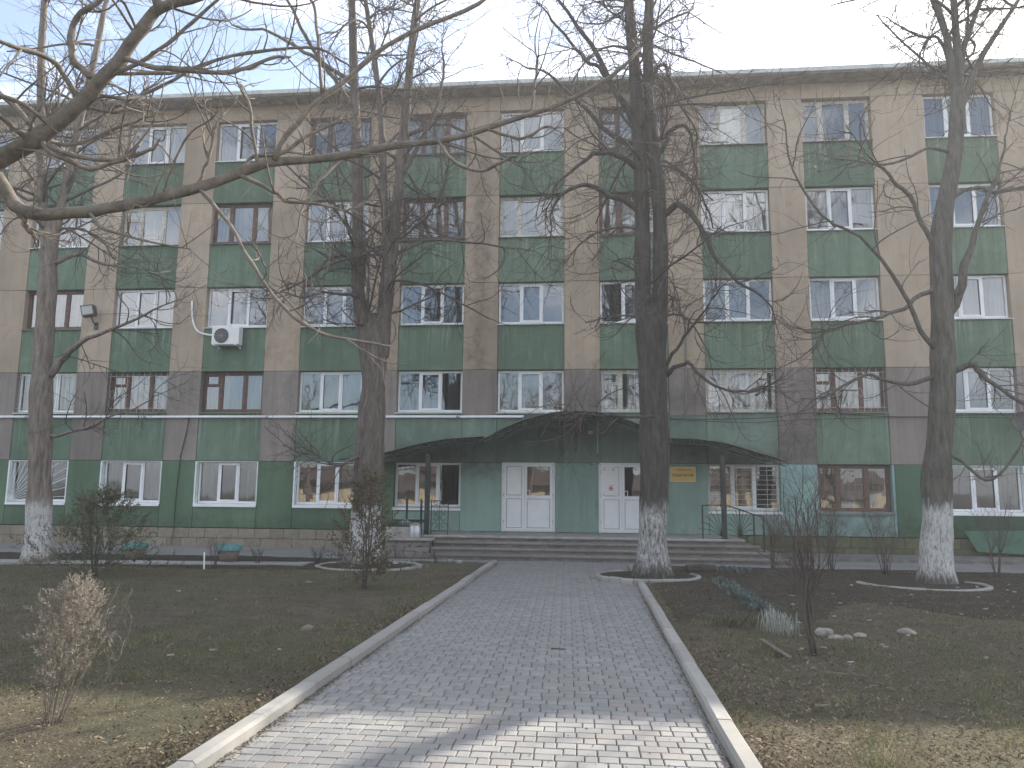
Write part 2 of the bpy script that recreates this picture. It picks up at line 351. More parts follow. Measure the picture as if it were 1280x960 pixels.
MAT['ground'] = ground_mat('distant_ground', (.06, .05, .035), (.1, .085, .06), (.15, .13, .09), (.07, .08, .04), .5, 12)
def asphalt(name, col):
    t = NT(name); v = t.pos(); a = t.noise(v, .8, 5, .6); f = t.noise(v, 90, 3, .7); m = t.noise(v, 5, 6, .7)
    c = t.mix(t.ramp(a, .3, .7), scl(col, .8), scl(col, 1.15)); c = t.mix(t.math('MULTIPLY', t.ramp(m, .5, .75), .4), c, scl(col, .65))
    c = t.mix(t.math('MULTIPLY', f, .3), c, scl(col, 1.5)); return t.finish(c, .95, t.bump(f, .5, .006), spec=.2)
MAT['asphalt'] = asphalt('old_grey_asphalt', (.2, .195, .19))
MAT['joint'] = asphalt('sandy_joint_fill', (.1, .09, .075))
def paver_mat(name):
    t = NT(name); g = t.n('ShaderNodeNewGeometry'); oi = t.n('ShaderNodeObjectInfo'); v = t.pos()
    rnd = t.math('FRACT', t.math('ADD', g.outputs['Random Per Island'], oi.outputs['Random']))
    c = t.mix(rnd, (.2, .199, .196, 1), (.26, .256, .247, 1))
    c = t.mix(t.math('MULTIPLY', t.ramp(t.math('FRACT', t.math('MULTIPLY', rnd, 7.3)), .8, .9), .5), c, (.24, .21, .19, 1))
    big = t.noise(v, .7, 5, .6); sp = t.noise(v, 120, 3, .7); md = t.noise(v, 7, 5, .7)
    c = t.mix(t.math('MULTIPLY', t.ramp(big, .4, .7), .3), c, (.15, .15, .147, 1))
    c = t.mix(t.math('MULTIPLY', t.ramp(md, .52, .75), .35), c, (.135, .132, .124, 1))
    c = t.mix(t.math('MULTIPLY', t.ramp(sp, .35, .7), .25), c, (.11, .11, .11, 1))
    return t.finish(c, .9, t.bump(sp, .4, .003), spec=.3)
MAT['paver'] = paver_mat('grey_concrete_paver')
def kerb_mat():
    t = NT('pale_concrete_kerb'); v = t.pos(); oi = t.n('ShaderNodeObjectInfo')
    c = t.mix(oi.outputs['Random'], (.24, .233, .218, 1), (.31, .3, .28, 1))
    c = t.mix(t.math('MULTIPLY', t.ramp(t.noise(v, 5, 6, .7), .48, .72), .5), c, (.2, .19, .165, 1))
    c = t.mix(t.math('MULTIPLY', t.ramp(t.noise(v, 70, 4, .7), .5, .8), .35), c, (.17, .165, .15, 1))
    return t.finish(c, .92, t.bump(t.noise(v, 40, 4, .7), .5, .006), spec=.25)
MAT['kerb'] = kerb_mat()
def stone_mat(name, cols, scale=6):
    t = NT(name); oi = t.n('ShaderNodeObjectInfo'); v = t.pos()
    c = t.mix(oi.outputs['Random'], cols[0]+(1,), cols[1]+(1,))
    c = t.mix(t.math('MULTIPLY', t.ramp(t.noise(v, scale, 6, .7), .42, .7), .6), c, cols[2]+(1,))
    c = t.mix(t.math('MULTIPLY', t.ramp(t.noise(v, 60, 4, .7), .45, .75), .35), c, scl(cols[2], .6))
    return t.finish(c, .93, t.bump(t.noise(v, 22, 5, .7), .7, .015), spec=.2)
MAT['block'] = stone_mat('limestone_block', [(.225, .195, .15), (.29, .25, .195), (.14, .125, .1)])
MAT['block_moss'] = stone_mat('mossy_limestone_block', [(.1, .105, .06), (.14, .135, .085), (.05, .055, .03)])
MAT['step'] = stone_mat('worn_step_slab', [(.19, .17, .15), (.25, .225, .2), (.12, .11, .1)])
MAT['rubble'] = stone_mat('rubble_stone', [(.18, .165, .15), (.27, .25, .225), (.12, .11, .1)])

# ------------------------------------------------------------------ ground, lawns, pavements
gm = MB(); gm.poly([(-700, -700, -.06), (700, -700, -.06), (700, 900, -.06), (-700, 900, -.06)])
tag(gm.build('ground', MAT['ground']), kind='structure')

PX0, PX1 = -2.25, 0.85               # inner edges of the paved path
RC = np.array([1.12, 16.2]); RCR = 1.0    # ring round the tree beside the path
def fbm(x, y, s, seed=0):
    r = np.random.default_rng(seed); h = 0*x
    for o in range(4):
        for _ in range(3):
            a = r.uniform(0, 2*PI); k = s*(2**o)*r.uniform(.7, 1.3); h = h+np.sin((x*math.cos(a)+y*math.sin(a))*k+r.uniform(0, 6.28))/(2**o)
    return h/4
def lawn_h(x, y):
    return .035+.02*fbm(x, y, .9, 3)+.014*fbm(x, y, 7., 5)+.006*np.maximum(0, fbm(x, y, 16., 6))
def grid_sheet(name, x0, x1, y0, y1, step, hf, mat, kind='structure'):
    nx = int((x1-x0)/step)+1; ny = int((y1-y0)/step)+1
    X, Y = np.meshgrid(np.linspace(x0, x1, nx), np.linspace(y0, y1, ny)); Z = hf(X, Y)
    V = np.stack([X, Y, Z], -1).reshape(-1, 3); i = np.arange(nx*ny).reshape(ny, nx)
    L = np.stack([i[:-1, :-1], i[:-1, 1:], i[1:, 1:], i[1:, :-1]], -1).reshape(-1)
    o = link(name, quick_mesh(name, V, L, 4, True), None, (0, 0, 0), mat); return tag(o, kind=kind)
grid_sheet('lawn', -26, PX0-.13, .4, 19.0, .12, lawn_h, MAT['lawn'])
grid_sheet('lawn', PX1+.13, 20, .4, 18.7, .12, lambda x, y: lawn_h(x, y)-.0, MAT['lawn'])
# planting beds: darker soil along the building side
grid_sheet('garden_bed', -26, -5.4, 16.2, 19.02, .15, lambda x, y: lawn_h(x, y)+.012+.02*np.clip((y-16.2)/1.2, -1, 1), MAT['soil'])
def bedh(x, y): return lawn_h(x, y)+.03*np.clip(np.minimum((y-11.2+.9*np.sin(x*1.1)+.5*np.sin(x*2.7))/1.5, (x-1.05)/.5), -2, .6)-.004
grid_sheet('garden_bed', PX1+.14, 20, 9.0, 18.72, .12, bedh, MAT['soil'])
# pavement along the building (asphalt), concrete apron on the right
m = MB(); m.box(-40, -5.62, 18.98, 23.36, -.05, .0); tag(m.build('pavement', MAT['asphalt']), kind='structure')
m = MB(); m.box(4.95, 34, 18.7, 21.6, -.05, -.004); tag(m.build('pavement', MAT['asphalt']), kind='structure')
m = MB(); m.box(4.95, 34, 21.6, 23.36, -.05, .085); tag(m.build('apron_pavement', MAT['concrete_dark']), kind='structure')
# narrow concrete edging strip in the left lawn
st = thing('edging_strip', 'long pale concrete edging strip between the lawn and the flower bed', 'edging', (-9, 16.3, .02))
xs = -24.0
while xs < -6.3:
    xe = min(xs+1.45, -6.25)
    def ys(x): return 16.75+.12*(x+12.18)-.0
    m = MB(); m.prism([(xs, ys(xs)-.5, .0), (xe-.012, ys(xe)-.5, .0), (xe-.012, ys(xe)+.22, .0), (xs, ys(xs)+.22, .0)], (0, 0, .085+random.uniform(-.008, .008)))
    m.build('concrete_slab', MAT['kerb'], st); xs = xe

# paved path: each visible near paver its own object, the far ones joined
base = MB(); base.poly([(PX0-.02, 1.5, -.014), (PX1+.02, 1.5, -.014), (PX1+.02, 20.1, -.014), (PX0-.02, 20.1, -.014)])
base.poly([(-5.6, 19.0, -.016), (PX0-.02, 19.0, -.016), (PX0-.02, 20.12, -.016), (-5.6, 20.12, -.016)])
base.poly([(PX1+.02, 18.7, -.016), (4.95, 18.7, -.016), (4.95, 20.12, -.016), (PX1+.02, 20.12, -.016)])
path = tag(base.build('path', MAT['joint'], origin=(-.76, 4, 0)), kind='structure')
SEQ = [.185, .085, .13]
pav = []
nrow = int((19.6-1.6)/.12)
for r in range(nrow):
    y0 = 1.6+r*.12
    x = PX0-((r*.137) % .4)-random.uniform(0, .012); k = 0
    while x < PX1:
        wd = SEQ[k % 3]; a, b = max(x, PX0), min(x+wd, PX1)
        if b-a > .02: pav.append((a, b, y0, y0+.12))
        x += wd; k += 1
for (xa, xb) in ((-5.58, PX0), (PX0, PX1), (PX1, 4.93)):     # cross strip laid the other way
    ya = 19.6 if xa == PX0 else (19.02 if xa < PX0 else 18.72)
    x = xa; j = 0
    while x < xb-.03:
        y = ya+((j % 2)*.1); 
        if j % 2: pav.append((x, min(x+.12, xb), ya, ya+.1))
        while y < 20.08:
            pav.append((x, min(x+.12, xb), y, min(y+.2, 20.1))); y += .2
        x += .12; j += 1
pav = [p for p in pav if math.hypot((p[0]+p[1])/2-RC[0], (p[2]+p[3])/2-RC[1]) > RCR+.07 and p[1]-p[0] > .02 and p[3]-p[2] > .02]
def paver_verts(a, b, c, d, z, tx=0, ty=0):
    g = .0035; ch = .006
    def ring(i, zz): return [(a+g+i, c+g+i, zz), (b-g-i, c+g+i, zz), (b-g-i, d-g-i, zz), (a+g+i, d-g-i, zz)]
    V = ring(0, -.03)+ring(0, z-.005)+ring(ch, z)
    cx, cy = (a+b)/2, (c+d)/2
    return [(x, y, zz+(tx*(x-cx)+ty*(y-cy) if zz > -.02 else 0)) for x, y, zz in V]
PF = [(0, 1, 5, 4), (1, 2, 6, 5), (2, 3, 7, 6), (3, 0, 4, 7), (4, 5, 9, 8), (5, 6, 10, 9), (6, 7, 11, 10), (7, 4, 8, 11), (8, 9, 10, 11)]
near = [p for p in pav if 4.5 < p[2]]; near.sort(key=lambda p: p[2]); near = near[:300]; ns = set(near)
cache = {}
for (a, b, c, d) in near:
    key = (round(b-a, 3), round(d-c, 3))
    if key not in cache:
        m = MB(); m.add(paver_verts(-key[0]/2, key[0]/2, -key[1]/2, key[1]/2, 0), PF); cache[key] = m.mesh('paver')
        cache[key].materials.append(MAT['paver'])
    o = link('paver', cache[key], path, ((a+b)/2, (c+d)/2, random.uniform(-.002, .0015)))
    o.rotation_euler = (random.gauss(0, .008), random.gauss(0, .006), random.gauss(0, .006))
V = []; L = []
for p in pav:
    if p in ns: continue
    n0 = len(V); V += paver_verts(*p, random.uniform(-.002, .0015), random.gauss(0, .007), random.gauss(0, .009)); L += [i+n0 for q in PF for i in q]
o = link('paver_field', quick_mesh('paver_field', np.array(V), np.array(L), 4), path, (0, 0, 0), MAT['paver']); tag(o, kind='stuff')
# kerb stones
def kerb_seg(p, q, wd=.13, top=.085, name='kerb_stone', parent=None, gap=.008, mat='kerb'):
    p = np.array(p, float); q = np.array(q, float); d = q-p; Ln = np.linalg.norm(d); d /= Ln; n = np.array([-d[1], d[0]])
    a = p+d*gap/2; b = q-d*gap/2; h = top+random.uniform(-.008, .008)
    prof = [(-wd/2, -.05), (wd/2, -.05), (wd/2, h-.022), (wd/2-.02, h), (-wd/2+.02, h), (-wd/2, h-.022)]
    V = [tuple(np.append(e+n*s, z)) for e in (a, b) for s, z in prof]
    mb = MB(); mb.add(V, [(5, 4, 3, 2, 1, 0), (6, 7, 8, 9, 10, 11)]+[(i, (i+1) % 6, 6+(i+1) % 6, 6+i) for i in range(6)])
    return mb.build(name, MAT[mat], parent)
y = 1.6
while y < 19.0:
    kerb_seg((PX0-.065+random.uniform(-.006, .006), y), (PX0-.065+random.uniform(-.006, .006), min(y+.98, 19.05)), parent=path); y += .98
y = 1.9
while y < 15.0:
    kerb_seg((PX1+.065+random.uniform(-.006, .006), y), (PX1+.065+random.uniform(-.006, .006), min(y+.98, 15.2)), parent=path); y += .98
kerb_seg((PX1+.065, 17.15), (PX1+.065, 18.7), parent=path)
def ring_kerb(label, c, r, a0, a1, n, sx=1.0, soil=True, h=.09):
    t = thing('tree_ring', label, 'kerb ring', (c[0], c[1], .03))
    A = np.linspace(a0, a1, n+1)
    for i in range(n):
        p = (c[0]+r*sx*math.cos(A[i]), c[1]+r*math.sin(A[i])); q = (c[0]+r*sx*math.cos(A[i+1]), c[1]+r*math.sin(A[i+1]))
        kerb_seg(p, q, .09, h, 'kerb_segment', t, .004)
    if soil:
        mb = MB(); mb.poly([(c[0]+(r-.03)*sx*math.cos(a), c[1]+(r-.03)*math.sin(a), .062) for a in np.linspace(0, 2*PI, 28)[:-1]])
        mb.build('soil', MAT['soil'], t)
    return t
ring_kerb('concrete ring kerb bulging into the paved path around a whitewashed trunk', RC, RCR, math.radians(118), math.radians(385), 18)
ring_kerb('concrete ring kerb behind the thin conifer left of the path', (-4.85, 17.2), 1.12, math.radians(0), math.radians(360), 20)
ring_kerb('concrete ring kerb under the whitewashed tree right of the entrance, beyond the stones', (6.1, 15.65), 1.12, math.radians(180), math.radians(385), 14)
ring_kerb('partly seen concrete ring kerb in the soil near the green boarded wall', (8.8, 15.6), .75, math.radians(90), math.radians(450), 14)

# ------------------------------------------------------------------ building
FY = 23.45                                         # facade plane
LX = {-2: -24.77, -1: -21.65, 0: -18.52, 1: -15.40, 2: -12.27, 3: -9.09, 4: -5.94, 5: -2.83, 6: .29, 7: 3.40, 8: 6.50, 9: 10.08, 10: 13.2, 11: 16.32}
WW = 2.04
ZT = [0, 2.60, 5.42, 8.17, 10.995, 13.82]; ZB = [0, 1.26, 4.13, 6.86, 9.63, 12.44]
TOP = 14.32; BX0, BX1 = -40.0, 34.0; PL = .56
bld = thing('dormitory_building', 'five storey dormitory with green and beige panels and a roof overhang', 'building', (-3, FY, 0))
def panel(x0, x1, z0, z1, mat, y=FY, name='wall_panel', d=.3, g=.006):
    m = MB(); m.bbox(x0+g, x1-g, y, y+d, z0+g, z1-g, .006); return m.build(name, MAT[mat], bld)
cols = sorted(LX)
def lowmat(x): return 'green_low' if x < -5.93 else ('teal' if x < 5.6 else ('teal_bright' if x < 8.62 else 'green_dark'))
edges = [(BX0, LX[-2])]+[(LX[a]+WW, LX[b]) for a, b in zip(cols[:-1], cols[1:])]+[(LX[11]+WW, BX1)]
for ei, (x0, x1) in enumerate(edges):              # piers, storey by storey
    mid = (x0+x1)/2
    porch = -4.5 < mid < 3.4
    if not (-4 < mid < 3.3):
        if abs(x0+3.9) > .2 and x0 < -6: panel(x0, x1, PL, ZT[1], lowmat(mid))
        elif x0 < -5.9+.2 and x1 > -6.2: panel(x0, x1, PL, ZT[1], lowmat(mid))
        elif x0 < 8.62 < x1: panel(x0, 8.62, PL, ZT[1], 'teal_bright'); panel(8.62, x1, PL, ZT[1], 'green_dark')
        else: panel(x0, x1, PL, ZT[1], lowmat(mid))
    for f in range(1, 5):
        z0, z1 = ZT[f], ZT[f+1]
        if f == 1:
            if -4 < mid < 3.3: panel(x0, x1, z0, 4.0, 'teal_dark'); panel(x0, x1, 4.0, z1, 'grey')
            else: panel(x0, x1, z0, z1, 'grey')
        else: panel(x0, x1, z0, z1, 'beige')
    panel(x0, x1, ZT[5], TOP, 'beige')
for c in cols:
    x0, x1 = LX[c], LX[c]+WW
    for f in range(1, 5):
        if f == 1: mt = 'teal_dark' if 4 <= c <= 7 else 'green'
        else: mt = 'green'
        panel(x0, x1, ZT[f], ZB[f+1], mt, FY+.015, 'spandrel_panel')
    panel(x0, x1, ZT[5], TOP, 'beige', FY+.0, 'wall_panel')
    if c not in (5, 6): panel(x0, x1, PL, ZB[1], lowmat((x0+x1)/2), FY+.008)
# entrance wall between and around the doors
D1, D2 = (-2.66, -1.06), (.22, 1.82); DT = 2.64
R4 = LX[4]+WW; L7 = LX[7]
panel(R4, D1[0], PL, ZT[1], 'teal'); panel(D1[1], D2[0], PL, ZT[1], 'teal'); panel(D2[1], L7, PL, ZT[1], 'teal')
# interior, back and side walls, slabs
m = MB(); m.box(BX0, BX1, 27.2, 27.35, 0, TOP); m.build('corridor_wall', MAT['room'], bld)
for f in range(1, 7):
    z = [0, .35, 3.1, 5.9, 8.65, 11.45, 14.15][f]; m = MB(); m.box(BX0+.1, BX1-.1, FY+.31, 34.9, z, z+.16); m.build('floor_slab', MAT['room'], bld)
for a, b in zip(cols[:-1], cols[1:]):
    xm = (LX[a]+WW+LX[b])/2; m = MB(); m.box(xm-.06, xm+.06, FY+.31, 27.19, .36, TOP-.2); m.build('partition_wall', MAT['room'], bld)
m = MB(); m.box(BX0, BX1, 35, 35.3, 0, TOP); m.box(BX0-.3, BX0, FY, 35.3, 0, TOP); m.box(BX1, BX1+.3, FY, 35.3, 0, TOP); m.build('outer_wall', MAT['beige'], bld)
m = MB(); m.box(BX0-.5, BX1+.5, FY-.62, 35.6, TOP+.03, TOP+.17); rf = m.build('roof', MAT['soffit'], bld)
x = BX0-.5
while x < BX1+.5:                                    # metal drip edge in lengths
    xe = min(x+2.0, BX1+.5); m = MB(); dz = random.uniform(-.006, .006)
    m.box(x+.003, xe-.003, FY-.66, FY-.62, TOP+.06+dz, TOP+.19+dz); m.box(x+.003, xe-.003, FY-.62, FY-.2, TOP+.172+dz, TOP+.19+dz)
    m.build('fascia_sheet', MAT['roof_felt'], rf); x = xe
x = BX0
while x < BX1:                                       # soffit boards
    xe = min(x+1.56, BX1); m = MB(); m.box(x+.006, xe-.006, FY-.6, FY-.005, TOP+.005, TOP+.028); m.build('soffit_board', MAT['soffit'], rf); x = xe
# plinth blocks
def plinth(x0, x1, mat, step=.48):
    for r, (z0, z1) in enumerate(((-.02, .25), (.25, .545))):
        x = x0-(.2 if r else 0)
        while x < x1:
            xe = x+step*random.uniform(.9, 1.15); a, b = max(x, x0), min(xe, x1)
            if b-a > .08:
                m = MB(); m.bbox(a+.004, b-.004, FY-.09+random.uniform(-.008, .008), FY+.2, z0+.004, z1-.004, .012); m.build('stone_block', MAT[mat], bld)
            x = xe
plinth(-24, -5.62, 'block'); plinth(4.2, 14.5, 'block_moss')
m = MB(); m.box(BX0, -24.01, FY-.08, FY+.2, -.02, .54); m.box(14.51, BX1, FY-.08, FY+.2, -.02, .54); m.box(-5.61, 4.19, FY, FY+.2, -.02, .555); m.build('plinth_wall', MAT['block'], bld)

def frame_boxes(m, x0, x1, z0, z1, t, y0, y1):
    m.box(x0, x0+t, y0, y1, z0, z1); m.box(x1-t, x1, y0, y1, z0, z1)
    m.box(x0+t, x1-t, y0, y1, z0, z0+t); m.box(x0+t, x1-t, y0, y1, z1-t, z1)
def pane(x0, x1, z0, z1, y, parent, tilt=.006, name='pane'):
    cx, cz = (x0+x1)/2, (z0+z1)/2
    m = MB(); m.poly([(x0, y, z0), (x1, y, z0), (x1, y, z1), (x0, y, z1)])
    o = m.build(name, MAT['glass'], parent, (cx, y, cz)); o.rotation_euler = (random.gauss(0, tilt), 0, random.gauss(0, tilt)); return o
def curtain(x0, x1, z0, z1, y, mat, parent, amp=.03, wl=.14):
    n = max(6, int((x1-x0)/.03)); xs = np.linspace(x0, x1, n); ph = random.uniform(0, 6)
    ys = y+amp*np.sin(xs*2*PI/wl+ph+.6*np.sin(xs*3.1))*(.6+.4*np.sin(xs*5+ph)); m = MB()
    V = [(a, b, z1) for a, b in zip(xs, ys)]+[(a, b+.01*math.sin(a*9), z0) for a, b in zip(xs, ys)]
    m.add(V, [(i, i+1, n+i+1, n+i) for i in range(n-1)]); return m.build('curtain', mat, parent, smooth=True)

SPEC = {5: ['W', 'W', 'W', 'W', 'Wv', 'Bf', 'B', 'W', 'Rf', 'O', 'Of', 'W', 'W', 'W'],
        4: ['W', 'W', 'W', 'Of', 'Bf', 'W', 'B', 'O', 'R', 'W', 'W', 'W', 'W', 'W'],
        3: ['W', 'W', 'B', 'W', 'Wv', 'W', 'W', 'W', 'W', 'W', 'W', 'W', 'W', 'W'],
        2: ['W', 'Bg', 'Wg', 'Bfg', 'Bf', 'W', 'W', 'W', 'Ofg', 'Ofg', 'Rfg', 'W', 'W', 'W'],
        1: ['W', 'W', 'Ws', 'W', 'W', 'W', 'W', None, None, 'Wh', 'Rq', 'W', 'W', 'W']}
# curtain per window: index into CURT and how it hangs: F full, L left part, S sides, H half height, N none
CUR = {5: ['0F', '0F', '0F', '2F', '2S', '3F', '3F', '2F', '3F', '0F', '0F', '0F', '0F', '0F'],
       4: ['0F', '0F', '1F', '2F', '1F', '1S', '0F', '0F', '3F', '0F', '0F', '0F', '0F', '0F'],
       3: ['0F', '0F', '3F', '2F', '1S', '1S', '1S', '1N', '1S', '1L', '1S', '1S', '0F', '0F'],
       2: ['0F', '0F', '0S', '0F', '1F', '2F', '1S', '1L', '0F', '0F', '0F', '1F', '0F', '0F'],
       1: ['0F', '0F', '1N', '1S', '1S', '1R', '4S', '', '', '4L', '0H', '4R', '0F', '0F']}
def window(ci, f):
    c = cols[ci]; sp = SPEC[f][ci]
    if sp is None: return
    x0, x1, z0, z1 = LX[c]+.012, LX[c]+WW-.012, ZB[f]+.012, ZT[f]-.012
    k = sp[0]; rec = {'W': .16, 'B': .18, 'R': .18, 'O': .19}[k]; y = FY+rec
    fm = MAT[{'W': 'pvc', 'B': 'brown_wood', 'R': 'red_wood', 'O': 'old_white'}[k]]
    low = f == 1 and k == 'W' and c != 7 and c != 4
    if low: z0 += .03; x0 += .05; x1 -= .03
    t = .062 if k == 'W' else .055
    m = MB(); frame_boxes(m, x0, x1, z0, z1, t, y, y+.07)
    wd = x1-x0
    if k == 'W':
        b1, b2 = x0+wd*random.choice((.325, .34)), x0+wd*.665
        for b in (b1, b2): m.box(b-.033, b+.033, y+.001, y+.069, z0+t, z1-t)
    else:
        b1, b2 = x0+wd*.29, x0+wd*.68
        for b in (b1, b2): m.box(b-.034, b+.034, y+.001, y+.069, z0+t, z1-t)
    win = m.build('window', fm, bld)
    bays = [(x0+t, b1-.033), (b1+.033, b2-.033), (b2+.033, x1-t)]
    for i, (a, b) in enumerate(bays):
        za, zb = z0+t, z1-t
        if k == 'W' and i == 1 and 'v' in sp:                  # middle sash standing ajar
            m = MB(); frame_boxes(m, a-.02, b+.02, za-.01, zb+.01, .062, y-.03, y+.03)
            s_ = m.build('sash', fm, win, (a, y, za)); s_.rotation_euler = (0, 0, math.radians(9))
            pane(a+.04, b-.04, za+.05, zb-.05, y+.07, win); continue
        if k == 'W' and i == 1:
            m = MB(); frame_boxes(m, a-.015, b+.015, za-.012, zb+.012, .06, y-.018, y-.001); m.build('sash', fm, win)
            pane(a+.04, b-.04, za+.045, zb-.045, y+.03, win)
        elif k != 'W':
            m = MB(); frame_boxes(m, a+.002, b-.002, za+.002, zb-.002, .04, y+.012, y+.05); m.build('sash', MAT['old_white'] if k == 'O' and random.random() < .6 else fm, win)
            if i == 0 and 'f' in sp:
                zf = zb-(zb-za)*.32; m = MB(); m.box(a+.042, b-.042, y+.01, y+.055, zf-.03, zf+.03); frame_boxes(m, a+.044, b-.044, zf+.032, zb-.044, .03, y-.004, y+.04); m.build('vent_sash', MAT['old_white'] if f >= 4 and k != 'R' else fm, win)
                pane(a+.06, b-.06, zf+.05, zb-.06, y+.03, win); pane(a+.04, b-.04, za+.04, zf-.03, y+.035, win)
            else:
                if i == 1 and c == 8 and f == 2:
                    zf = (za+zb)/2; m = MB(); m.box(a+.042, b-.042, y+.01, y+.055, zf-.02, zf+.02); m.build('glazing_bar', fm, win)
                pane(a+.038, b-.038, za+.038, zb-.038, y+.035, win)
        else: pane(a-.002, b+.002, za-.002, zb+.002, y+.035, win)
    m = MB()                                              # sill
    pr = .06 if f > 1 else .05
    m.add([(x0-.03, FY-pr, z0-.045), (x1+.03, FY-pr, z0-.045), (x1+.03, y, z0-.006), (x0-.03, y, z0-.006),
           (x0-.03, FY-pr, z0-.062-(.05 if f == 1 else 0)), (x1+.03, FY-pr, z0-.062-(.05 if f == 1 else 0)), (x1+.03, y, z0-.05), (x0-.03, y, z0-.05)],
          [(0, 1, 2, 3), (4, 7, 6, 5), (0, 4, 5, 1), (1, 5, 6, 2), (2, 6, 7, 3), (3, 7, 4, 0)])
    m.build('sill', MAT['pvc'] if (k == 'W' and (f < 3 or c % 3 != 1)) or f == 1 and k != 'R' else MAT['sill_metal'], win)
    if low:                                               # white plastered reveals
        m = MB(); X0, X1 = LX[c]+.004, LX[c]+WW-.004
        m.box(X0, X0+.05, FY-.008, y-.002, ZB[1], ZT[1]-.01); m.box(X1-.03, X1, FY-.004, y-.002, ZB[1], ZT[1]-.01); m.box(X0+.05, X1-.03, FY+.02, y-.002, ZT[1]-.026, ZT[1]-.01)
        m.box(X0, X1, FY-.012, FY-.004, ZB[1]-.06, ZB[1]+.0); m.build('reveal', MAT['white_paint'], win)
    cu = CUR[f][ci]
    if cu and cu[1] != 'N':
        cm = CURT[int(cu[0])]; yc = y+.2; hz = {'H': z0+(z1-z0)*.45}.get(cu[1], z1)
        R_ = {'F': [(x0, x1)], 'L': [(x0, x0+wd*.36)], 'R': [(x0+wd*.7, x1)], 'S': [(x0, x0+wd*random.uniform(.2, .3)), (x1-wd*random.uniform(.2, .32), x1)], 'H': [(x0, x1)]}[cu[1]]
        for a, b in R_: curtain(a, b, z0-.02, hz, yc, cm, win)
        if cu[1] in 'SL' and f in (2, 3, 4, 5): curtain(x0+wd*.3, x1-wd*.3, z0-.02, z1, yc+.12, CURT[1], win, .02, .2)
    if 'g' in sp:                                          # welded bars
        m = MB(); yg = FY+.04
        for i in range(11):
            xx = x0+.06+(wd-.12)*i/10; m.tube([(xx, yg, z0), (xx, yg, z1)], .006, 4)
        for zz in (z0+.12, z1-.12): m.tube([(x0, yg+.012, zz), (x1, yg+.012, zz)], .007, 4)
        for i in range(0, 10, 2):
            xx = x0+.06+(wd-.12)*(i+.5)/10; A = np.linspace(0, 2*PI, 9); m.tube(np.stack([xx+.06*np.cos(A), 0*A+yg, z0+.55+.14*np.sin(A)], 1), .005, 4, False)
        m.build('grille', MAT['old_white'], win)
    if 'h' in sp:
        m = MB(); yg = FY+.03
        for i in range(10):
            zz = z0+.03+(z1-z0-.06)*i/9; m.tube([(x0, yg, zz), (x1, yg, zz)], .007, 4)
        for xx in (x0+.02, x0+.38, x0+.8, x0+1.22, x0+1.66, x1-.02): m.tube([(xx, yg+.013, z0), (xx, yg+.013, z1)], .008, 4)
        m.build('grille', MAT['old_white'], win)
    if 'q' in sp:
        m = MB(); yg = y+.11
        for i in range(12): xx = x0+.1+(wd-.2)*i/11; m.tube([(xx, yg, z0), (xx, yg, z1)], .006, 4)
        for i in range(6): zz = z0+.12+(z1-z0-.24)*i/5; m.tube([(x0+.05, yg+.01, zz), (x1-.05, yg+.01, zz)], .006, 4)
        m.build('grille', MAT['old_white'], win)
    if 's' in sp:                                          # sunburst of bars from the lower left corner
        m = MB(); yg = FY+.035
        for i in range(11):
            a = math.radians(4+i*8.2); Lx = (x1-x0-.04)/max(math.cos(a), 1e-3); Lz = (z1-z0-.04)/max(math.sin(a), 1e-3); Ln = min(Lx, Lz)
            m.tube([(x0+.03, yg, z0+.03), (x0+.03+Ln*math.cos(a), yg, z0+.03+Ln*math.sin(a))], .008, 4)
        frame_boxes(m, x0, x1, z0, z1, .02, yg-.008, yg+.008); m.build('grille', MAT['white_paint'], win)
for ci in range(len(cols)):
    for f in range(1, 6): window(ci, f)

# doors
def door(x0, x1, z0, z1, notes=False):
    y = FY+.05; pv = MAT['pvc']
    m = MB(); t = .07; m.box(x0, x0+t, y, y+.09, z0, z1); m.box(x1-t, x1, y, y+.09, z0, z1); m.box(x0+t, x1-t, y, y+.09, z1-t, z1); m.box(x0+t, x1-t, y+.01, y+.09, z0, z0+.03)
    dr = m.build('door', pv, bld)
    xm = x0+(x1-x0)*.43; zm = z0+(z1-z0)*.49
    for (a, b, gl) in ((x0+t+.004, xm-.003, False), (xm+.003, x1-t-.004, True)):
        m = MB(); s = .075; za, zb = z0+.034, z1-t-.006
        frame_boxes(m, a, b, za, zb, s, y-.015, y+.05); m.box(a+s, b-s, y-.014, y+.05, zm-.05, zm+.05)
        lf = m.build('door_leaf', pv, dr)
        for (q0, q1, isg) in ((za+s, zm-.05, False), (zm+.05, zb-s, gl)):
            m = MB(); frame_boxes(m, a+s, b-s, q0, q1, .008, y-.006, y+.03); m.build('gasket', MAT['steel_door_gasket'], lf)
            if isg: pane(a+s+.006, b-s-.006, q0+.006, q1-.006, y+.012, lf, .003)
            else: m = MB(); m.bbox(a+s+.012, b-s-.012, y+.004, y+.03, q0+.012, q1-.012, .006); m.build('door_panel', pv, lf)
        if gl:
            m = MB(); m.tube([(a+.04, y-.03, zm+.2), (a+.04, y-.07, zm+.2), (a+.16, y-.07, zm+.2)], .011, 6); m.tube([(a+.16, y-.07, zm+.2), (a+.16, y-.07, zm-.0), (a+.16, y-.015, zm-.0)], .011, 6); m.box(a+.02, a+.06, y-.03, y-.014, zm-.1, zm+.24)
            m.box(a+.03, a+.2, y-.05, y-.016, zm-.12, zm-.085); m.build('handle', pv, lf)
        for zz in (z0+.25, z0+1.02, z1-.35):
            hx = a-.005 if not gl else b+.005; m = MB(); m.tube([(hx, y-.02, zz), (hx, y-.02, zz+.1)], .012, 6); m.build('hinge', MAT['grey_metal'], lf)
    return dr
door(*D1, PL+.01, DT); door(*D2, PL+.01, DT)
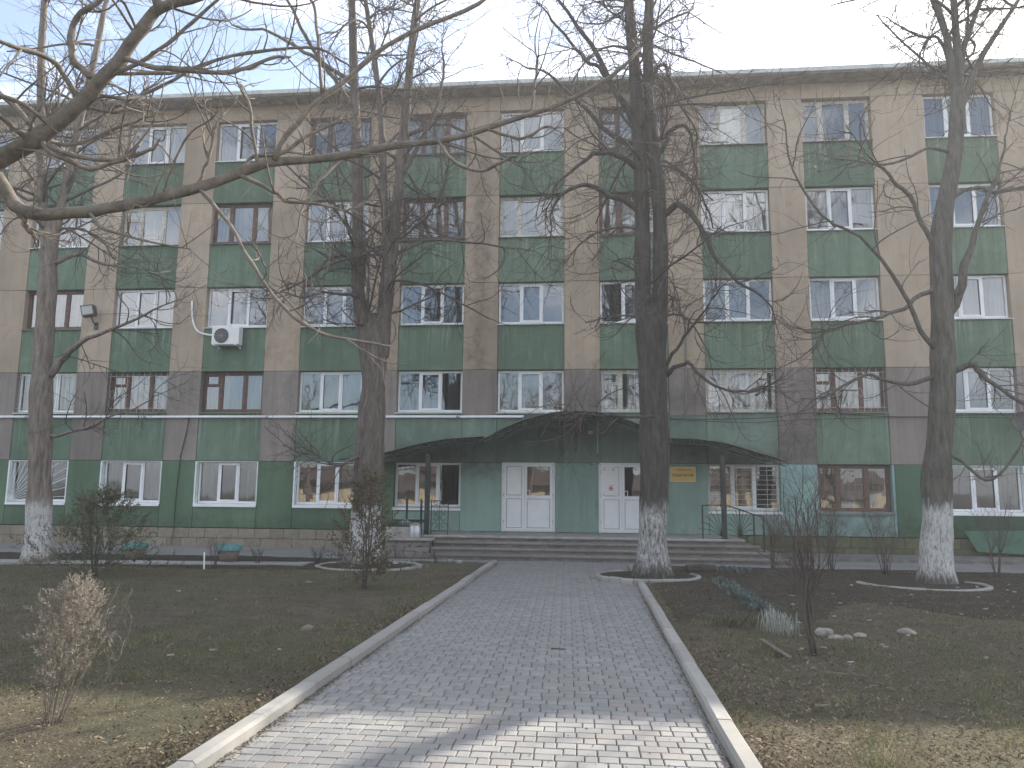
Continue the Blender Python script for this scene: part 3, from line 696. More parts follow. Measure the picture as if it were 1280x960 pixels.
nb = MB(); nb.box(.36, .72, FY+.0295, FY+.033, 1.75, 2.5)
nt_ = thing('door_notice', 'white printed notice with red marks stuck on the door beside the big trunk', 'notice', (.54, FY+.03, 1.75))
nb.build('sheet', MAT['paper'], nt_)
for (a, b, c, d) in ((.52, .66, 1.8, 1.815), (.53, .65, 1.83, 1.87), (.535, .64, 1.88, 1.91), (.6, .645, 1.935, 1.955), (.54, .58, 1.935, 1.955)):
    m = MB(); m.box(a, b, FY+.027, FY+.0292, c, d); m.build('red_mark', MAT['red_print'], nt_)
for (xx, mt) in ((.40, 'red_print'), (.66, 'letter')):
    m = MB(); A = np.linspace(0, 2*PI, 17); m.tube(np.stack([xx+.03*np.cos(A), 0*A+FY+.027, 2.44+.03*np.sin(A)], 1), .004, 4, False); m.box(xx-.04, xx+.04, FY+.026, FY+.0292, 2.385, 2.395); m.build('emblem', MAT[mt], nt_)

# yellow sign
def text_mesh(body, size, name, bold=0.0):
    cu = bpy.data.curves.new(name, 'FONT'); cu.body = body; cu.size = size; cu.align_x = 'CENTER'; cu.align_y = 'CENTER'; cu.extrude = .0015; cu.offset = bold; cu.resolution_u = 3
    ob = bpy.data.objects.new(name, cu); C.objects.link(ob); dg = bpy.context.evaluated_depsgraph_get()
    me = bpy.data.meshes.new_from_object(ob.evaluated_get(dg)); bpy.data.objects.remove(ob); return me
s0 = P(838, 584, FY); s1 = P(869, 602, FY); sx0, sx1, sz1, sz0 = s0[0], s1[0], s0[2], s1[2]
sg = thing('yellow_sign', 'yellow plaque with dark lettering on the teal wall beside the entrance', 'sign', ((sx0+sx1)/2, FY-.03, sz0))
m = MB(); m.box(sx0, sx1, FY-.03, FY-.002, sz0, sz1); m.build('board', MAT['sign_yellow'], sg)
m = MB(); frame_boxes(m, sx0-.012, sx1+.012, sz0-.012, sz1+.012, .022, FY-.038, FY-.031); m.build('frame', MAT['sign_gold'], sg)
for body, size, dz, bd in (('ОБЩЕЖИТИЕ', .105, -.03, .002), ('Студенческое', .06, .125, 0)):
    me = text_mesh(body, size, 'lettering', bd); me.materials.clear(); me.materials.append(MAT['letter'])
    o = link('lettering', me, sg, ((sx0+sx1)/2, FY-.034, (sz0+sz1)/2+dz)); o.rotation_euler = (PI/2, 0, 0)
    wdt = max(v.co.x for v in me.vertices)-min(v.co.x for v in me.vertices); k = (sx1-sx0)*(.88 if dz < 0 else .6)/wdt; o.scale = (k, 1.0 if dz > 0 else 1.0, 1)

# ------------------------------------------------------------------ porch, steps, canopy
por = thing('entrance_porch', 'concrete entrance porch with four broad worn steps', 'porch', (-.5, 20.9, 0))
m = MB(); m.box(-5.6, 3.62, 21.22, FY-.003, -.02, .5); m.build('porch_base', MAT['concrete_dark'], por)
x = -5.6
while x < 3.9:
    xe = min(x+1.16, 3.92); m = MB(); m.bbox(x+.004, xe-.004, 20.88, FY-.004, .5, .56+random.uniform(-.003, .003), .01); m.build('floor_slab', MAT['concrete'], por); x = xe
for i, zt in enumerate((.14, .28, .42)):
    yf = 20.88-(3-i)*.3; xr = 4.86-i*.31
    m = MB(); m.box(-4.12, xr-.05, yf+.05, 21.2, -.02, zt-.06); m.box(3.62, xr-.05, 21.2, FY-.1, -.02, zt-.061); m.build('step_riser', MAT['concrete_dark'], por)
    x = -4.12
    while x < xr-.02:
        xe = min(x+random.uniform(1.3, 1.75), xr)
        if xr-xe < .4: xe = xr
        m = MB(); m.bbox(x+.004, xe-.004, yf+random.uniform(-.008, .008), yf+.36, zt-.06, zt+random.uniform(-.003, .003), .012); m.build('step_slab', MAT['step'], por); x = xe
    m = MB(); m.bbox(3.9-.0, xr, yf+.365, FY-.1, zt-.06, zt, .012); m.build('step_slab', MAT['step'], por)
m = MB(); m.box(-4.12, 3.88, 20.93, 21.2, -.02, .498); m.build('step_riser', MAT['concrete_dark'], por)
# stone faced wall left of the steps
sw = thing('stone_wall', 'low rubble stone faced wall left of the entrance steps', 'wall', (-4.9, 20.3, 0))
m = MB(); m.box(-5.58, -4.16, 20.34, 21.2, -.02, .43); m.build('wall_core', MAT['concrete_dark'], sw)
m = MB(); m.bbox(-5.64, -4.1, 20.24, 20.875, .435, .5, .012); m.build('coping_slab', MAT['concrete'], sw)
rs = np.random.default_rng(4); nx, nz_ = 6, 3
gx = np.linspace(-5.58, -4.16, nx+1); gz = np.linspace(.0, .43, nz_+1)
gp = np.zeros((nx+1, nz_+1, 2))
for i in range(nx+1):
    for j in range(nz_+1):
        gp[i, j] = (gx[i]+(rs.uniform(-.09, .09) if 0 < i < nx else 0)+(.06 if j % 2 and 0 < i < nx else 0), gz[j]+(rs.uniform(-.05, .05) if 0 < j < nz_ else 0))
for i in range(nx):
    for j in range(nz_):
        q = np.array([gp[i, j], gp[i+1, j], gp[i+1, j+1], gp[i, j+1]]); cc = q.mean(0); q = cc+(q-cc)*.93
        pts = []
        for a in range(4):
            p0, p1 = q[a], q[(a+1) % 4]; pts += [p0*.82+p1*.18+rs.normal(0, .004, 2), p0*.5+p1*.5+rs.normal(0, .009, 2), p0*.18+p1*.82+rs.normal(0, .004, 2)]
        m = MB(); m.prism([(p[0], 20.34, p[1]) for p in pts[::-1]], (0, -.025-rs.uniform(0, .02), 0)); m.build('stone', MAT['rubble'], sw)
# canopy
cano = thing('entrance_canopy', 'dark wavy metal canopy with arched middle over the entrance', 'canopy', (-.4, 21.1, .56))
def smooth_curve(pts, n):
    pts = np.asarray(pts, float); t = np.arange(len(pts)); T = np.linspace(0, len(pts)-1, n); out = []
    P_ = np.vstack([2*pts[0]-pts[1], pts, 2*pts[-1]-pts[-2]])
    for u in T:
        i = min(int(u), len(pts)-2); s = u-i; p0, p1, p2, p3 = P_[i:i+4]
        out.append(.5*((2*p1)+(-p0+p2)*s+(2*p0-5*p1+4*p2-p3)*s*s+(-p0+3*p1-3*p2+p3)*s**3))
    return np.array(out)
CY = 21.1
segs = [[(424, 573), (470, 568), (515, 556), (560, 548), (602, 545)], [(600, 551), (625, 537), (650, 526), (682, 517), (718, 513), (755, 516), (790, 526), (818, 540), (840, 553)], [(836, 547), (870, 548), (905, 553), (942, 563), (982, 575)]]
for si, sgm in enumerate(segs):
    cv = smooth_curve([P(a, b, CY)[[0, 2]] for a, b in sgm], 25)
    top = [(a, CY-.06, z) for a, z in cv]; bk = [(a, FY-.012, z+.06) for a, z in cv]; n = len(cv)
    m = MB(); V = top+bk+[(a, b, z-.02) for a, b, z in top]+[(a, b, z-.02) for a, b, z in bk]
    f = []
    for i in range(n-1): f += [(i, i+1, n+i+1, n+i), (2*n+i, 3*n+i, 3*n+i+1, 2*n+i+1), (i, 2*n+i, 2*n+i+1, i+1), (n+i, n+i+1, 3*n+i+1, 3*n+i)]
    m.add(V, f); m.build('roof_sheet', MAT['canopy'], cano, smooth=False)
    depth = .2 if si == 1 else .13
    for dz, rr in ((-.035, .018), (-.035-depth, .016)):
        e = np.sin(np.linspace(0, PI, n))**.4 if si == 1 else np.ones(n)
        m = MB(); m.tube([(a, CY, z+(-.035+(dz+.035)*ee if dz < -.04 else dz)) for (a, z), ee in zip(cv, e)], rr, 6); m.build('chord', MAT['black_metal'], cano)
    for i in range(1, n-1):
        m = MB(); a, z = cv[i]; ee = (math.sin(PI*i/(n-1))**.4 if si == 1 else 1); d = depth*ee
        if i % 2 == 0:
            A = np.linspace(0, 2*PI, 10); r_ = d*.38; m.tube(np.stack([a+r_*np.cos(A), 0*A+CY, z-.035-d/2+r_*np.sin(A)], 1), .006, 4, False)
        else: m.tube([(a-.02, CY, z-.035), (a+.02, CY, z-.035-d)], .009, 4)
        m.build('truss_scroll' if i % 2 == 0 else 'truss_strut', MAT['black_metal'], cano)
    for i in range(2, n-1, 6):
        a, z = cv[i]; m = MB(); m.tube([(a, CY, z-.04), (a, FY-.015, z+.02)], .018, 5); m.build('rafter', MAT['black_metal'], cano)
for px, py, dx in ((533, 668, 0), (906, 675, 0)):
    b = P(px, py, 21.1); m = MB(); m.box(b[0]-.06, b[0]+.06, 21.04, 21.16, .56, 2.72); po = m.build('post', MAT['black_metal'], cano)
    m = MB(); m.box(b[0]-.1, b[0]+.1, 21.0, 21.2, .561, .575); m.build('base_plate', MAT['black_metal'], po)
m = MB(); xx = P(720, 545, FY)[0]; m.box(xx-.02, xx+.02, FY-.06, FY-.02, 2.95, 3.85); m.build('wall_bracket', MAT['black_metal'], cano)
# railings
def scroll(m, c, r, a0, a1, y, rad=.007, n=12, shrink=.5):
    A = np.linspace(a0, a1, n); rr = r*np.linspace(1, shrink, n); m.tube(np.stack([c[0]+rr*np.cos(A), 0*A+y, c[1]+rr*np.sin(A)], 1), rad, 4)
rl = thing('iron_railing', 'dark iron railing with fan shaped bars at the right end of the steps', 'railing', (3.4, 20.9, .56))
x0, x1, xe = P(878, 640, 21.1)[0], P(906, 640, 21.1)[0], 4.35
for (xx, yy, zb, zt) in ((x0, 21.1, .56, 1.42), (4.32, 20.55, .14, 1.15), (4.14, 20.85, .3, 1.2)):
    m = MB(); m.box(xx-.018, xx+.018, yy-.018, yy+.018, zb, zt); m.build('post', MAT['black_metal'], rl)
m = MB(); m.tube([(x0, 21.1, 1.42), (x1-.06, 21.1, 1.42)], .018, 6); m.build('handrail', MAT['black_metal'], rl)
m = MB(); m.tube([(x1+.06, 21.1, 1.42), (3.8, 21.0, 1.33), (4.14, 20.85, 1.2), (4.32, 20.55, 1.15)], .018, 6); m.build('handrail', MAT['black_metal'], rl)
for (ca, cz, rx, ht, mirror) in ((x1-.08, .62, .62, .75, True), (x1+.36, .62, .34, .7, False), (x1+.38, .62, .34, .7, True)):
    for i in range(6):
        a = math.radians(15+i*15); s = -1 if mirror and ca < x1 else (1 if mirror else -1)
        t = np.linspace(0, 1, 7); X = ca+s*rx*np.cos(a)*t; Z = cz+ht*np.sin(a)*t**.8+.05*np.sin(t*PI)
        m = MB(); m.tube(np.stack([X, 0*t+21.08, Z], 1), .008, 4); m.build('bar', MAT['black_metal'], rl)
rl2 = thing('iron_railing', 'short ornate scrollwork iron railing panel left of the white entrance door', 'railing', (-4.1, 21.2, .56))
x0 = P(540, 600, 21.2)[0]; x1 = P(561, 600, 21.2)[0]
for xx in (x0, x1): m = MB(); m.box(xx-.012, xx+.012, 21.19, 21.215, .56, 1.5); m.build('post', MAT['black_metal'], rl2)
for zz in (.66, 1.32, 1.46): m = MB(); m.tube([(x0, 21.2, zz), (x1, 21.2, zz)], .011, 5); m.build('rail', MAT['black_metal'], rl2)
xm = (x0+x1)/2
for s in (-1, 1):
    for (zz, r, a0, a1) in ((.8, .09, 0, 5), (1.0, .1, 1, 6.2), (1.18, .08, 2, 7.5), (1.39, .06, 0, 6)):
        m = MB(); scroll(m, (xm+s*.11, zz), r, a0 if s > 0 else PI-a0, a1 if s > 0 else PI-a1, 21.2); m.build('scroll', MAT['black_metal'], rl2)
m = MB(); m.tube([(xm, 21.2, .66), (xm, 21.2, 1.46)], .009, 4); m.build('bar', MAT['black_metal'], rl2)
# concrete trough, churns and small black rail on the left end of the porch
a = P(484, 671, 20.6); b = P(519, 671, 20.6); Xa, Xb = a[0], b[0]
tr = thing('flower_trough', 'grey concrete flower trough standing on the stone wall', 'planter', ((Xa+Xb)/2, 20.55, .5))
m = MB(); m.bbox(Xa, Xb-.1, 20.4, 20.44, .5, .78, .01); m.bbox(Xa, Xb-.1, 20.76, 20.8, .5, .78, .01); m.bbox(Xa, Xa+.04, 20.441, 20.759, .5, .78, .01); m.bbox(Xb-.14, Xb-.1, 20.441, 20.759, .5, .78, .01); m.box(Xa+.041, Xb-.141, 20.441, 20.759, .5, .7); m.build('trough', MAT['concrete'], tr)
V = []; L = []
for i in range(260):
    x, y = rng.uniform(Xa+.06, Xb-.17), rng.uniform(20.46, 20.74); h = rng.uniform(.08, .24); d = rng.normal(0, .06, 2); n0 = len(V)
    V += [(x-.012, y, .7), (x+.012, y, .7), (x+d[0]+.01, y+d[1], .7+h), (x+d[0]-.006, y+d[1]+.01, .7+h*.9)]; L += [n0, n0+1, n0+2, n0+3]
o = link('foliage', quick_mesh('foliage', np.array(V), np.array(L), 4), tr, (0, 0, 0), MAT['sedum']); tag(o, kind='stuff')
def churn(loc, lab, r=.15, h=.36):
    t = thing('metal_can', lab, 'can', loc)
    m = MB(); m.lathe([(r, 0), (r*1.02, .02), (r*1.0, h*.82), (r*.93, h*.88), (r*.93, h*.9)], loc, 20); m.build('body', MAT['grey_metal'], t, smooth=True)
    m = MB(); m.lathe([(r*1.03, h*.9), (r*1.03, h*.96), (r*.5, h), (.001, h)], loc, 20); m.build('lid', MAT['grey_metal'], t)
    m = MB(); A = np.linspace(0, PI, 9); m.tube(np.stack([loc[0]+.07*np.cos(A), 0*A+loc[1], loc[2]+h+.05*np.sin(A)-.01], 1), .006, 5); m.build('handle', MAT['grey_metal'], t)
churn((Xb+.03, 20.45, .5), 'galvanised metal can standing on the stone wall beside the black canopy post')
churn((Xb-.36, 20.97, .56), 'galvanised metal can half hidden behind the concrete flower trough')
br = thing('iron_bench_frame', 'black iron bench frame with two upright bars behind the concrete flower trough', 'bench', (Xb-.2, 21.35, .56))
for xx in (Xb-.42, Xb-.02): m = MB(); m.box(xx-.025, xx+.025, 21.33, 21.38, .56, 1.5); m.build('upright', MAT['black_metal'], br)
for zz in (.92, 1.18): m = MB(); m.box(Xb-.75, Xb+.15, 21.3, 21.329, zz-(.05 if zz < 1 else .012), zz+(.03 if zz < 1 else .012)); m.build('rail', MAT['black_metal'], br)

# ------------------------------------------------------------------ things fixed to the facade
ac = thing('air_conditioner', 'white air conditioner unit hanging under an upper window on the green panel', 'air conditioner', (-11.4, FY-.32, 6.25))
ax0, ax1, az0, az1 = P(265, 430, FY-.3)[0], P(299, 430, FY-.3)[0], P(281, 431, FY-.3)[2], P(281, 409, FY-.3)[2]
m = MB(); m.bbox(ax0, ax1, FY-.36, FY-.08, az0, az1, .015); cs = m.build('casing', MAT['pvc'], ac)
cx, cz, rr = ax0+(ax1-ax0)*.36, (az0+az1)/2, (az1-az0)*.42
m = MB(); V = [(cx+rr*math.cos(t), FY-.364, cz+rr*math.sin(t)) for t in np.linspace(0, 2*PI, 24)[:-1]]; m.poly(V[::-1]); m.build('fan_opening', MAT['lamp_grey'], cs)
m = MB()
for k in range(1, 6): A = np.linspace(0, 2*PI, 21); m.tube(np.stack([cx+rr*k/5*np.cos(A), 0*A+FY-.368, cz+rr*k/5*np.sin(A)], 1), .005, 4, False)
for k in range(6): a = k*PI/6; m.tube([(cx-rr*math.cos(a), FY-.372, cz-rr*math.sin(a)), (cx+rr*math.cos(a), FY-.372, cz+rr*math.sin(a))], .004, 4)
m.build('fan_guard', MAT['grey_metal'], cs)
for xx in (ax0+.1, ax1-.1): m = MB(); m.box(xx-.02, xx+.02, FY-.38, FY-.001, az0-.035, az0-.002); m.box(xx-.02, xx+.02, FY-.04, FY-.001, az0-.09, az0-.036); m.build('bracket', MAT['pvc'], ac)
m = MB(); m.tube(smooth_curve([P(240, 376, FY-.04), P(241, 400, FY-.04), P(247, 414, FY-.05), P(258, 418, FY-.1), P(266, 419, FY-.2)], 18), .03, 8); m.build('insulated_pipe', MAT['whitepipe'], ac, smooth=True)
fl = thing('flood_light', 'dark floodlight on a wall bracket high on the beige pier', 'light', tuple(P(114, 400, FY)))
q = P(111, 389, FY-.3); m = MB(); m.prism([(q[0]-.24, FY-.42, q[2]+.16), (q[0]+.2, FY-.42, q[2]+.2), (q[0]+.26, FY-.4, q[2]-.12), (q[0]-.16, FY-.4, q[2]-.18)], (0, .18, -.03)); m.build('housing', MAT['lamp_grey'], fl)
m = MB(); m.prism([(q[0]-.2, FY-.424, q[2]+.12), (q[0]+.17, FY-.424, q[2]+.16), (q[0]+.22, FY-.404, q[2]-.09), (q[0]-.13, FY-.404, q[2]-.14)], (0, .003, 0)); m.build('lens', MAT['lamp_glass'], fl)
m = MB(); m.tube([(q[0]+.05, FY-.3, q[2]-.1), (q[0]+.1, FY-.15, q[2]-.35), (q[0]+.1, FY, q[2]-.4)], .022, 6); m.box(q[0]+.03, q[0]+.17, FY-.02, FY-.001, q[2]-.55, q[2]-.3); m.build('bracket', MAT['lamp_grey'], fl)
q = P(738, 541, FY-.2); f2 = thing('entrance_lamp', 'small square lamp on a rod under the canopy arch', 'light', tuple(q))
m = MB(); m.bbox(q[0]-.1, q[0]+.1, FY-.26, FY-.18, q[2]-.07, q[2]+.07, .012); m.build('housing', MAT['lamp_grey'], f2)
m = MB(); m.box(q[0]-.075, q[0]+.075, FY-.264, FY-.261, q[2]-.05, q[2]+.05); m.build('lens', MAT['lamp_glass'], f2)
m = MB(); m.tube([(q[0]-.1, FY-.2, q[2]), (q[0]-.42, FY-.03, q[2]-.05)], .01, 5); m.build('arm', MAT['lamp_grey'], f2)
pp = thing('white_pipe', 'thin white pipe running along the facade above the ground floor windows', 'pipe', (-14, FY-.06, 3.97))
xs_ = [-30, -26, -22, -18, -14, -10, -6.5, -4, -2.0]
for a, b in zip(xs_[:-1], xs_[1:]): m = MB(); m.tube([(a, FY-.06, 3.97), (b-.004, FY-.06, 3.97+.004)], .042, 10); m.build('pipe_length', MAT['whitepipe'], pp, smooth=True)
for a in xs_[1:-1]: m = MB(); m.tube([(a-.05, FY-.06, 3.972), (a+.05, FY-.06, 3.972)], .05, 10); m.box(a-.02, a+.02, FY-.02, FY-.001, 3.93, 4.01); m.build('clamp', MAT['grey_metal'], pp)
def cable(lab, pts, r=.012):
    cv = smooth_curve(pts, 40); m = MB(); m.tube(cv, r, 5); return tag(m.build('cable', MAT['cable'], smooth=True), lab, 'cable')
cable('black cable hanging down the wall from the white pipe to the plinth', [P(238, 519, FY-.08), P(233, 540, FY-.06), P(226, 570, FY-.03), P(221, 610, FY-.03), P(218, 645, FY-.03), (P(217, 660, FY-.14)), P(214, 680, FY-.14)], .013)
cable('short black cable loop hanging beside the longer one below the white pipe', [P(236, 521, FY-.09), P(232, 550, FY-.09), P(224, 572, FY-.04)], .007)
cable('dark cable strung along the grey band right of the canopy', [P(818, 522, FY-.1), P(880, 524, FY-.12), P(960, 522, FY-.1), P(1020, 516, FY-.1), P(1130, 521, FY-.1), P(1285, 516, FY-.1)])
cable('dark sagging cable just below another one right of the canopy', [P(838, 524, FY-.1), P(930, 528, FY-.14), P(1020, 524, FY-.1), P(1150, 522, FY-.14), P(1290, 522, FY-.1)], .009)
m = MB(); m.tube([P(857, 407, FY-.04), P(858, 521, FY-.04)], .03, 6); tag(m.build('conduit', MAT['sill_metal']), 'thin grey vertical conduit on the pier beside the tall forked trunk', 'conduit')
m = MB(); q = P(747, 520, FY-.03); m.tube([q, P(747, 566, FY-.03)], .02, 6); tag(m.build('conduit', MAT['old_white']), 'short pale vertical conduit above the entrance doors', 'conduit')
# green boarding at the right
gb = thing('green_boarding', 'green painted sheet boarding over the plinth behind bare bushes', 'boarding', (10.8, FY-.2, .1))
pts = [P(1205, 664, FY-.15), P(1212, 674, FY-.2), P(1222, 690, FY-.3), P(1300, 694, FY-.3), P(1300, 663, FY-.12)]
m = MB(); m.prism(pts, (0, .02, 0)); m.build('sheet', MAT['green_sheet'], gb)
q = P(1300, 694, FY-.3); m = MB(); m.box(q[0]+.01, q[0]+2.0, FY-.3, FY-.28, .08, .8); m.build('sheet', MAT['green_sheet'], gb)
dsh = P(1276, 526, FY-.4); dt = thing('satellite_dish', 'small dark satellite dish on the green panel at the right', 'dish', (dsh[0], FY-.3, dsh[2]-.2))
A = np.linspace(0, 2*PI, 21)[:-1]; V = [(dsh[0], FY-.38, dsh[2])]
for rr, dd in ((.13, .01), (.26, .05)): V += [(dsh[0]+rr*math.cos(a), FY-.38-dd, dsh[2]+rr*math.sin(a)) for a in A]
m = MB(); m.add(V, [(0, 1+i, 1+(i+1) % 20) for i in range(20)]+[(1+i, 21+i, 21+(i+1) % 20, 1+(i+1) % 20) for i in range(20)]); m.build('reflector', MAT['lamp_grey'], dt)
m = MB(); m.tube([(dsh[0], FY-.36, dsh[2]), (dsh[0], FY-.001, dsh[2]-.1)], .02, 6); m.build('arm', MAT['lamp_grey'], dt)

# ------------------------------------------------------------------ trees
def unit(v): return v/(np.linalg.norm(v, axis=-1, keepdims=True)+1e-9)
def spawn(pp, pr, count, tmin, tmax, lmin, lmax, ang, g1, g2, wob, rk, n, r, lenpow=0.0, upbias=0.0):
    """children of parent curves pp (N,k,3), pr (N,k): n-point curves that leave at an angle, bend by g1 first and g2 later"""
    N, k, _ = pp.shape; M = N*count
    pi_ = np.repeat(np.arange(N), count); t = r.uniform(tmin, tmax, M)*(k-1); i = np.minimum(t.astype(int), k-2); s = (t-i)[:, None]
    p0 = pp[pi_, i]*(1-s)+pp[pi_, i+1]*s; rad = pr[pi_, i]*(1-s[:, 0])+pr[pi_, i+1]*s[:, 0]
    tg = unit(pp[pi_, i+1]-pp[pi_, i]); rv = r.normal(size=(M, 3)); pe = unit(rv-tg*(rv*tg).sum(1, keepdims=True))
    pe[:, 2] += upbias; pe = unit(pe)
    a = r.uniform(ang[0], ang[1], M)[:, None]; d = unit(np.cos(a)*tg+np.sin(a)*pe)
    plen = np.linalg.norm(np.diff(pp, axis=1), axis=2).sum(1)[pi_]
    L = r.uniform(lmin, lmax, M)*(1-lenpow*(t/(k-1))); L = np.minimum(L, plen*.9)
    out = np.zeros((M, n, 3)); out[:, 0] = p0; st = (L/(n-1))[:, None]; cur = p0; bend = r.normal(0, wob, (M, 3))
    for j in range(1, n):
        u = j/(n-1); g = g1*(1-u)+g2*u
        d = unit(d+np.array([0, 0, 1.0])*g+bend*.9+r.normal(0, wob*.55, (M, 3))); cur = cur+d*st; out[:, j] = cur
    br = np.minimum(rad*.75, rk[0]*(L/lmax)**.5+rk[1])
    return out, br[:, None]*np.linspace(1, .45, n)[None, :]
def tubes(pp, pr, k=3):
    N, n, _ = pp.shape; d = unit(pp[:, -1]-pp[:, 0]); a = np.where(np.abs(d[:, 2:3]) < .9, np.array([[0, 0, 1.0]]), np.array([[1.0, 0, 0]]))
    u = unit(np.cross(d, a)); b = np.cross(d, u); ang = np.arange(k)*2*PI/k
    ring = np.cos(ang)[None, :, None]*u[:, None]+np.sin(ang)[None, :, None]*b[:, None]
    V = pp[:, :, None]+pr[:, :, None, None]*ring[:, None]; idx = np.arange(N*n*k).reshape(N, n, k); nx = np.roll(idx, -1, 2)
    L = np.stack([idx[:, :-1], nx[:, :-1], nx[:, 1:], idx[:, 1:]], -1).reshape(-1)
    return V.reshape(-1, 3), L
def twig_obj(name, sets, mat, parent, k=3):
    Vs, Ls, n0 = [], [], 0
    for pp, pr in sets:
        V, L = tubes(pp, pr, k); Vs.append(V); Ls.append(L+n0); n0 += len(V)
    o = link(name, quick_mesh(name, np.vstack(Vs), np.concatenate(Ls), 4, True), parent, (0, 0, 0), mat); return tag(o, kind='stuff')
def resample(pts, rad, n=16):
    q = smooth_curve(np.column_stack([np.asarray(pts, float), np.asarray(rad, float)]), n); return q[:, :3], np.maximum(q[:, 3], .002)
def stem_px(lst, Y, ppm_w=True):
    """[(x, y, width_px, dY)] -> points and radii in metres at distance Y+dY"""
    pts = [P(e[0], e[1], Y+(e[3] if len(e) > 3 else 0)) for e in lst]; rad = [e[2]/2*(Y+(e[3] if len(e) > 3 else 0))/F_PX*.98 for e in lst]; return pts, rad
def trunk_mesh(m, pts, rad, n, k, r, rough=.07, flare=True):
    p, q = resample(pts, rad, n); t = unit(np.gradient(p, axis=0)); ang = np.arange(k)*2*PI/k; u = np.array([1.0, 0, 0]); V = []
    ph = r.uniform(0, 6.28, 5)
    for i in range(n):
        u = unit(u-t[i]*np.dot(u, t[i])); b = np.cross(t[i], u); z = p[i][2]
        rr = q[i]*(1+rough*(np.sin(3*ang+ph[0]+z*.5)+.7*np.sin(5*ang+ph[1]-z*.8)+.5*np.sin(9*ang+ph[2]+z*1.7)+.6*r.normal(0, .5, k))*.6)
        rr = rr*(1+.05*math.sin(z*2.3+ph[3])+.04*math.sin(z*5.1+ph[4]))
        if flare: rr = rr*(1+.45*math.exp(-max(z, 0)/.28)*(1+.35*np.sin(4*ang+ph[2])))
        V.append(p[i]+rr[:, None]*(np.cos(ang)[:, None]*u+np.sin(ang)[:, None]*b))
    f = [(i*k+j, i*k+(j+1) % k, (i+1)*k+(j+1) % k, (i+1)*k+j) for i in range(n-1) for j in range(k)]; f += [tuple(range((n-1)*k, n*k))]
    m.add(np.vstack(V), f); return p, q

def crook(p, q, r, k=.5):
    n = len(p); d = r.normal(0, 1, (n, 3)); d[0] = 0; d = (d+np.roll(d, 1, 0))/1.4; d[:2] *= .3
    return p+d*np.clip(q, .004, .05)[:, None]*k
def make_tree(label, trunk, stems, limbs, Y, wash_z, seed, dens=1.0, droop=-.16, group=None, wash_amt=1.0, name='bare_tree', barkcol=(.19, .16, .135), top_ext=2.5):
    r = np.random.default_rng(seed)
    base_ = P(trunk[0][0], trunk[0][1], Y); t = thing(name, label, 'tree', (base_[0], Y, 0), group)
    bm = bark_mat('bark_'+str(seed), wash_z, barkcol, wash_amt); C1p, C1r = [], []
    m = MB(); tk = trunk[-1]; tp, tr_ = stem_px(trunk+([(tk[0], tk[1]-14, tk[2]*.72), (tk[0], tk[1]-26, tk[2]*.3)] if len(stems) < 4 else []), Y); tp = [np.array([tp[0][0], Y, -.06])]+tp; tr_ = [tr_[0]]+tr_
    p, q = trunk_mesh(m, tp, tr_, 46, 22, r); m.build('trunk', bm, t, smooth=True)
    par = []
    for s in stems:
        sp_, sr = stem_px(s, Y)
        d = unit(sp_[-1]-sp_[-2]); L = top_ext; e = sp_[-1]          # carry on above the frame
        for j in range(1, 4): e = e+(d+np.array([0, 0, .25])+r.normal(0, .12, 3))*L/3; sp_.append(e); sr.append(sr[-1]*.68)
        m = MB(); p, q = trunk_mesh(m, sp_, sr, 40, 14, r, .05, False); m.build('stem', bm, t, smooth=True); par.append(resample(p, q, 24))
    limb_c = []
    for lb in limbs:
        sp_, sr = stem_px(lb, Y); d = unit(sp_[-1]-sp_[-2]); e = sp_[-1]
        for j in range(1, 4): d = unit(d+r.normal(0, .2, 3)+np.array([0, 0, .12])); e = e+d*.3; sp_.append(e); sr.append(sr[-1]*.7)
        p, q = resample(sp_, sr, 30); p = crook(p, q, r); m = MB(); m.tube(p, q, 8); m.build('branch', bm, t, smooth=True); limb_c.append((p, q))
    pp = np.stack([a for a, b in par]); pr = np.stack([b for a, b in par])
    n1 = int(28*dens); b1, r1 = spawn(pp, pr, n1, .04, .97, 1.0, 3.4, (.7, 1.35), droop*.35, droop+.3, .14, (.03, .006), 12, r, .35)
    for i in range(len(b1)): m = MB(); m.tube(b1[i], r1[i], 6); m.build('branch', MAT['twig'], t, smooth=True)
    if limb_c:
        lp = np.stack([resample(a, b, 12)[0] for a, b in limb_c]); lr = np.stack([resample(a, b, 12)[1] for a, b in limb_c]); b1 = np.vstack([b1, lp, lp]); r1 = np.vstack([r1, lr, lr])
    b2, r2 = spawn(b1, r1, 8, .15, 1.0, .45, 1.6, (.5, 1.25), droop*1.2, .24, .2, (.011, .004), 9, r)
    b2b, r2b = spawn(pp, pr, int(24*dens), .05, 1.0, .3, 1.2, (.7, 1.4), droop, .2, .18, (.008, .0035), 9, r)
    b2 = np.vstack([b2, b2b]); r2 = np.vstack([r2, r2b])
    b3, r3 = spawn(b2, r2, 5, .15, 1.0, .22, .95, (.45, 1.15), -.14, .24, .2, (.005, .0032), 7, r)
    twig_obj('twigs', [(b2, r2)], MAT['twig'], t, 4); twig_obj('fine_twigs', [(b3, r3)], MAT['twig'], t, 3)
    return t

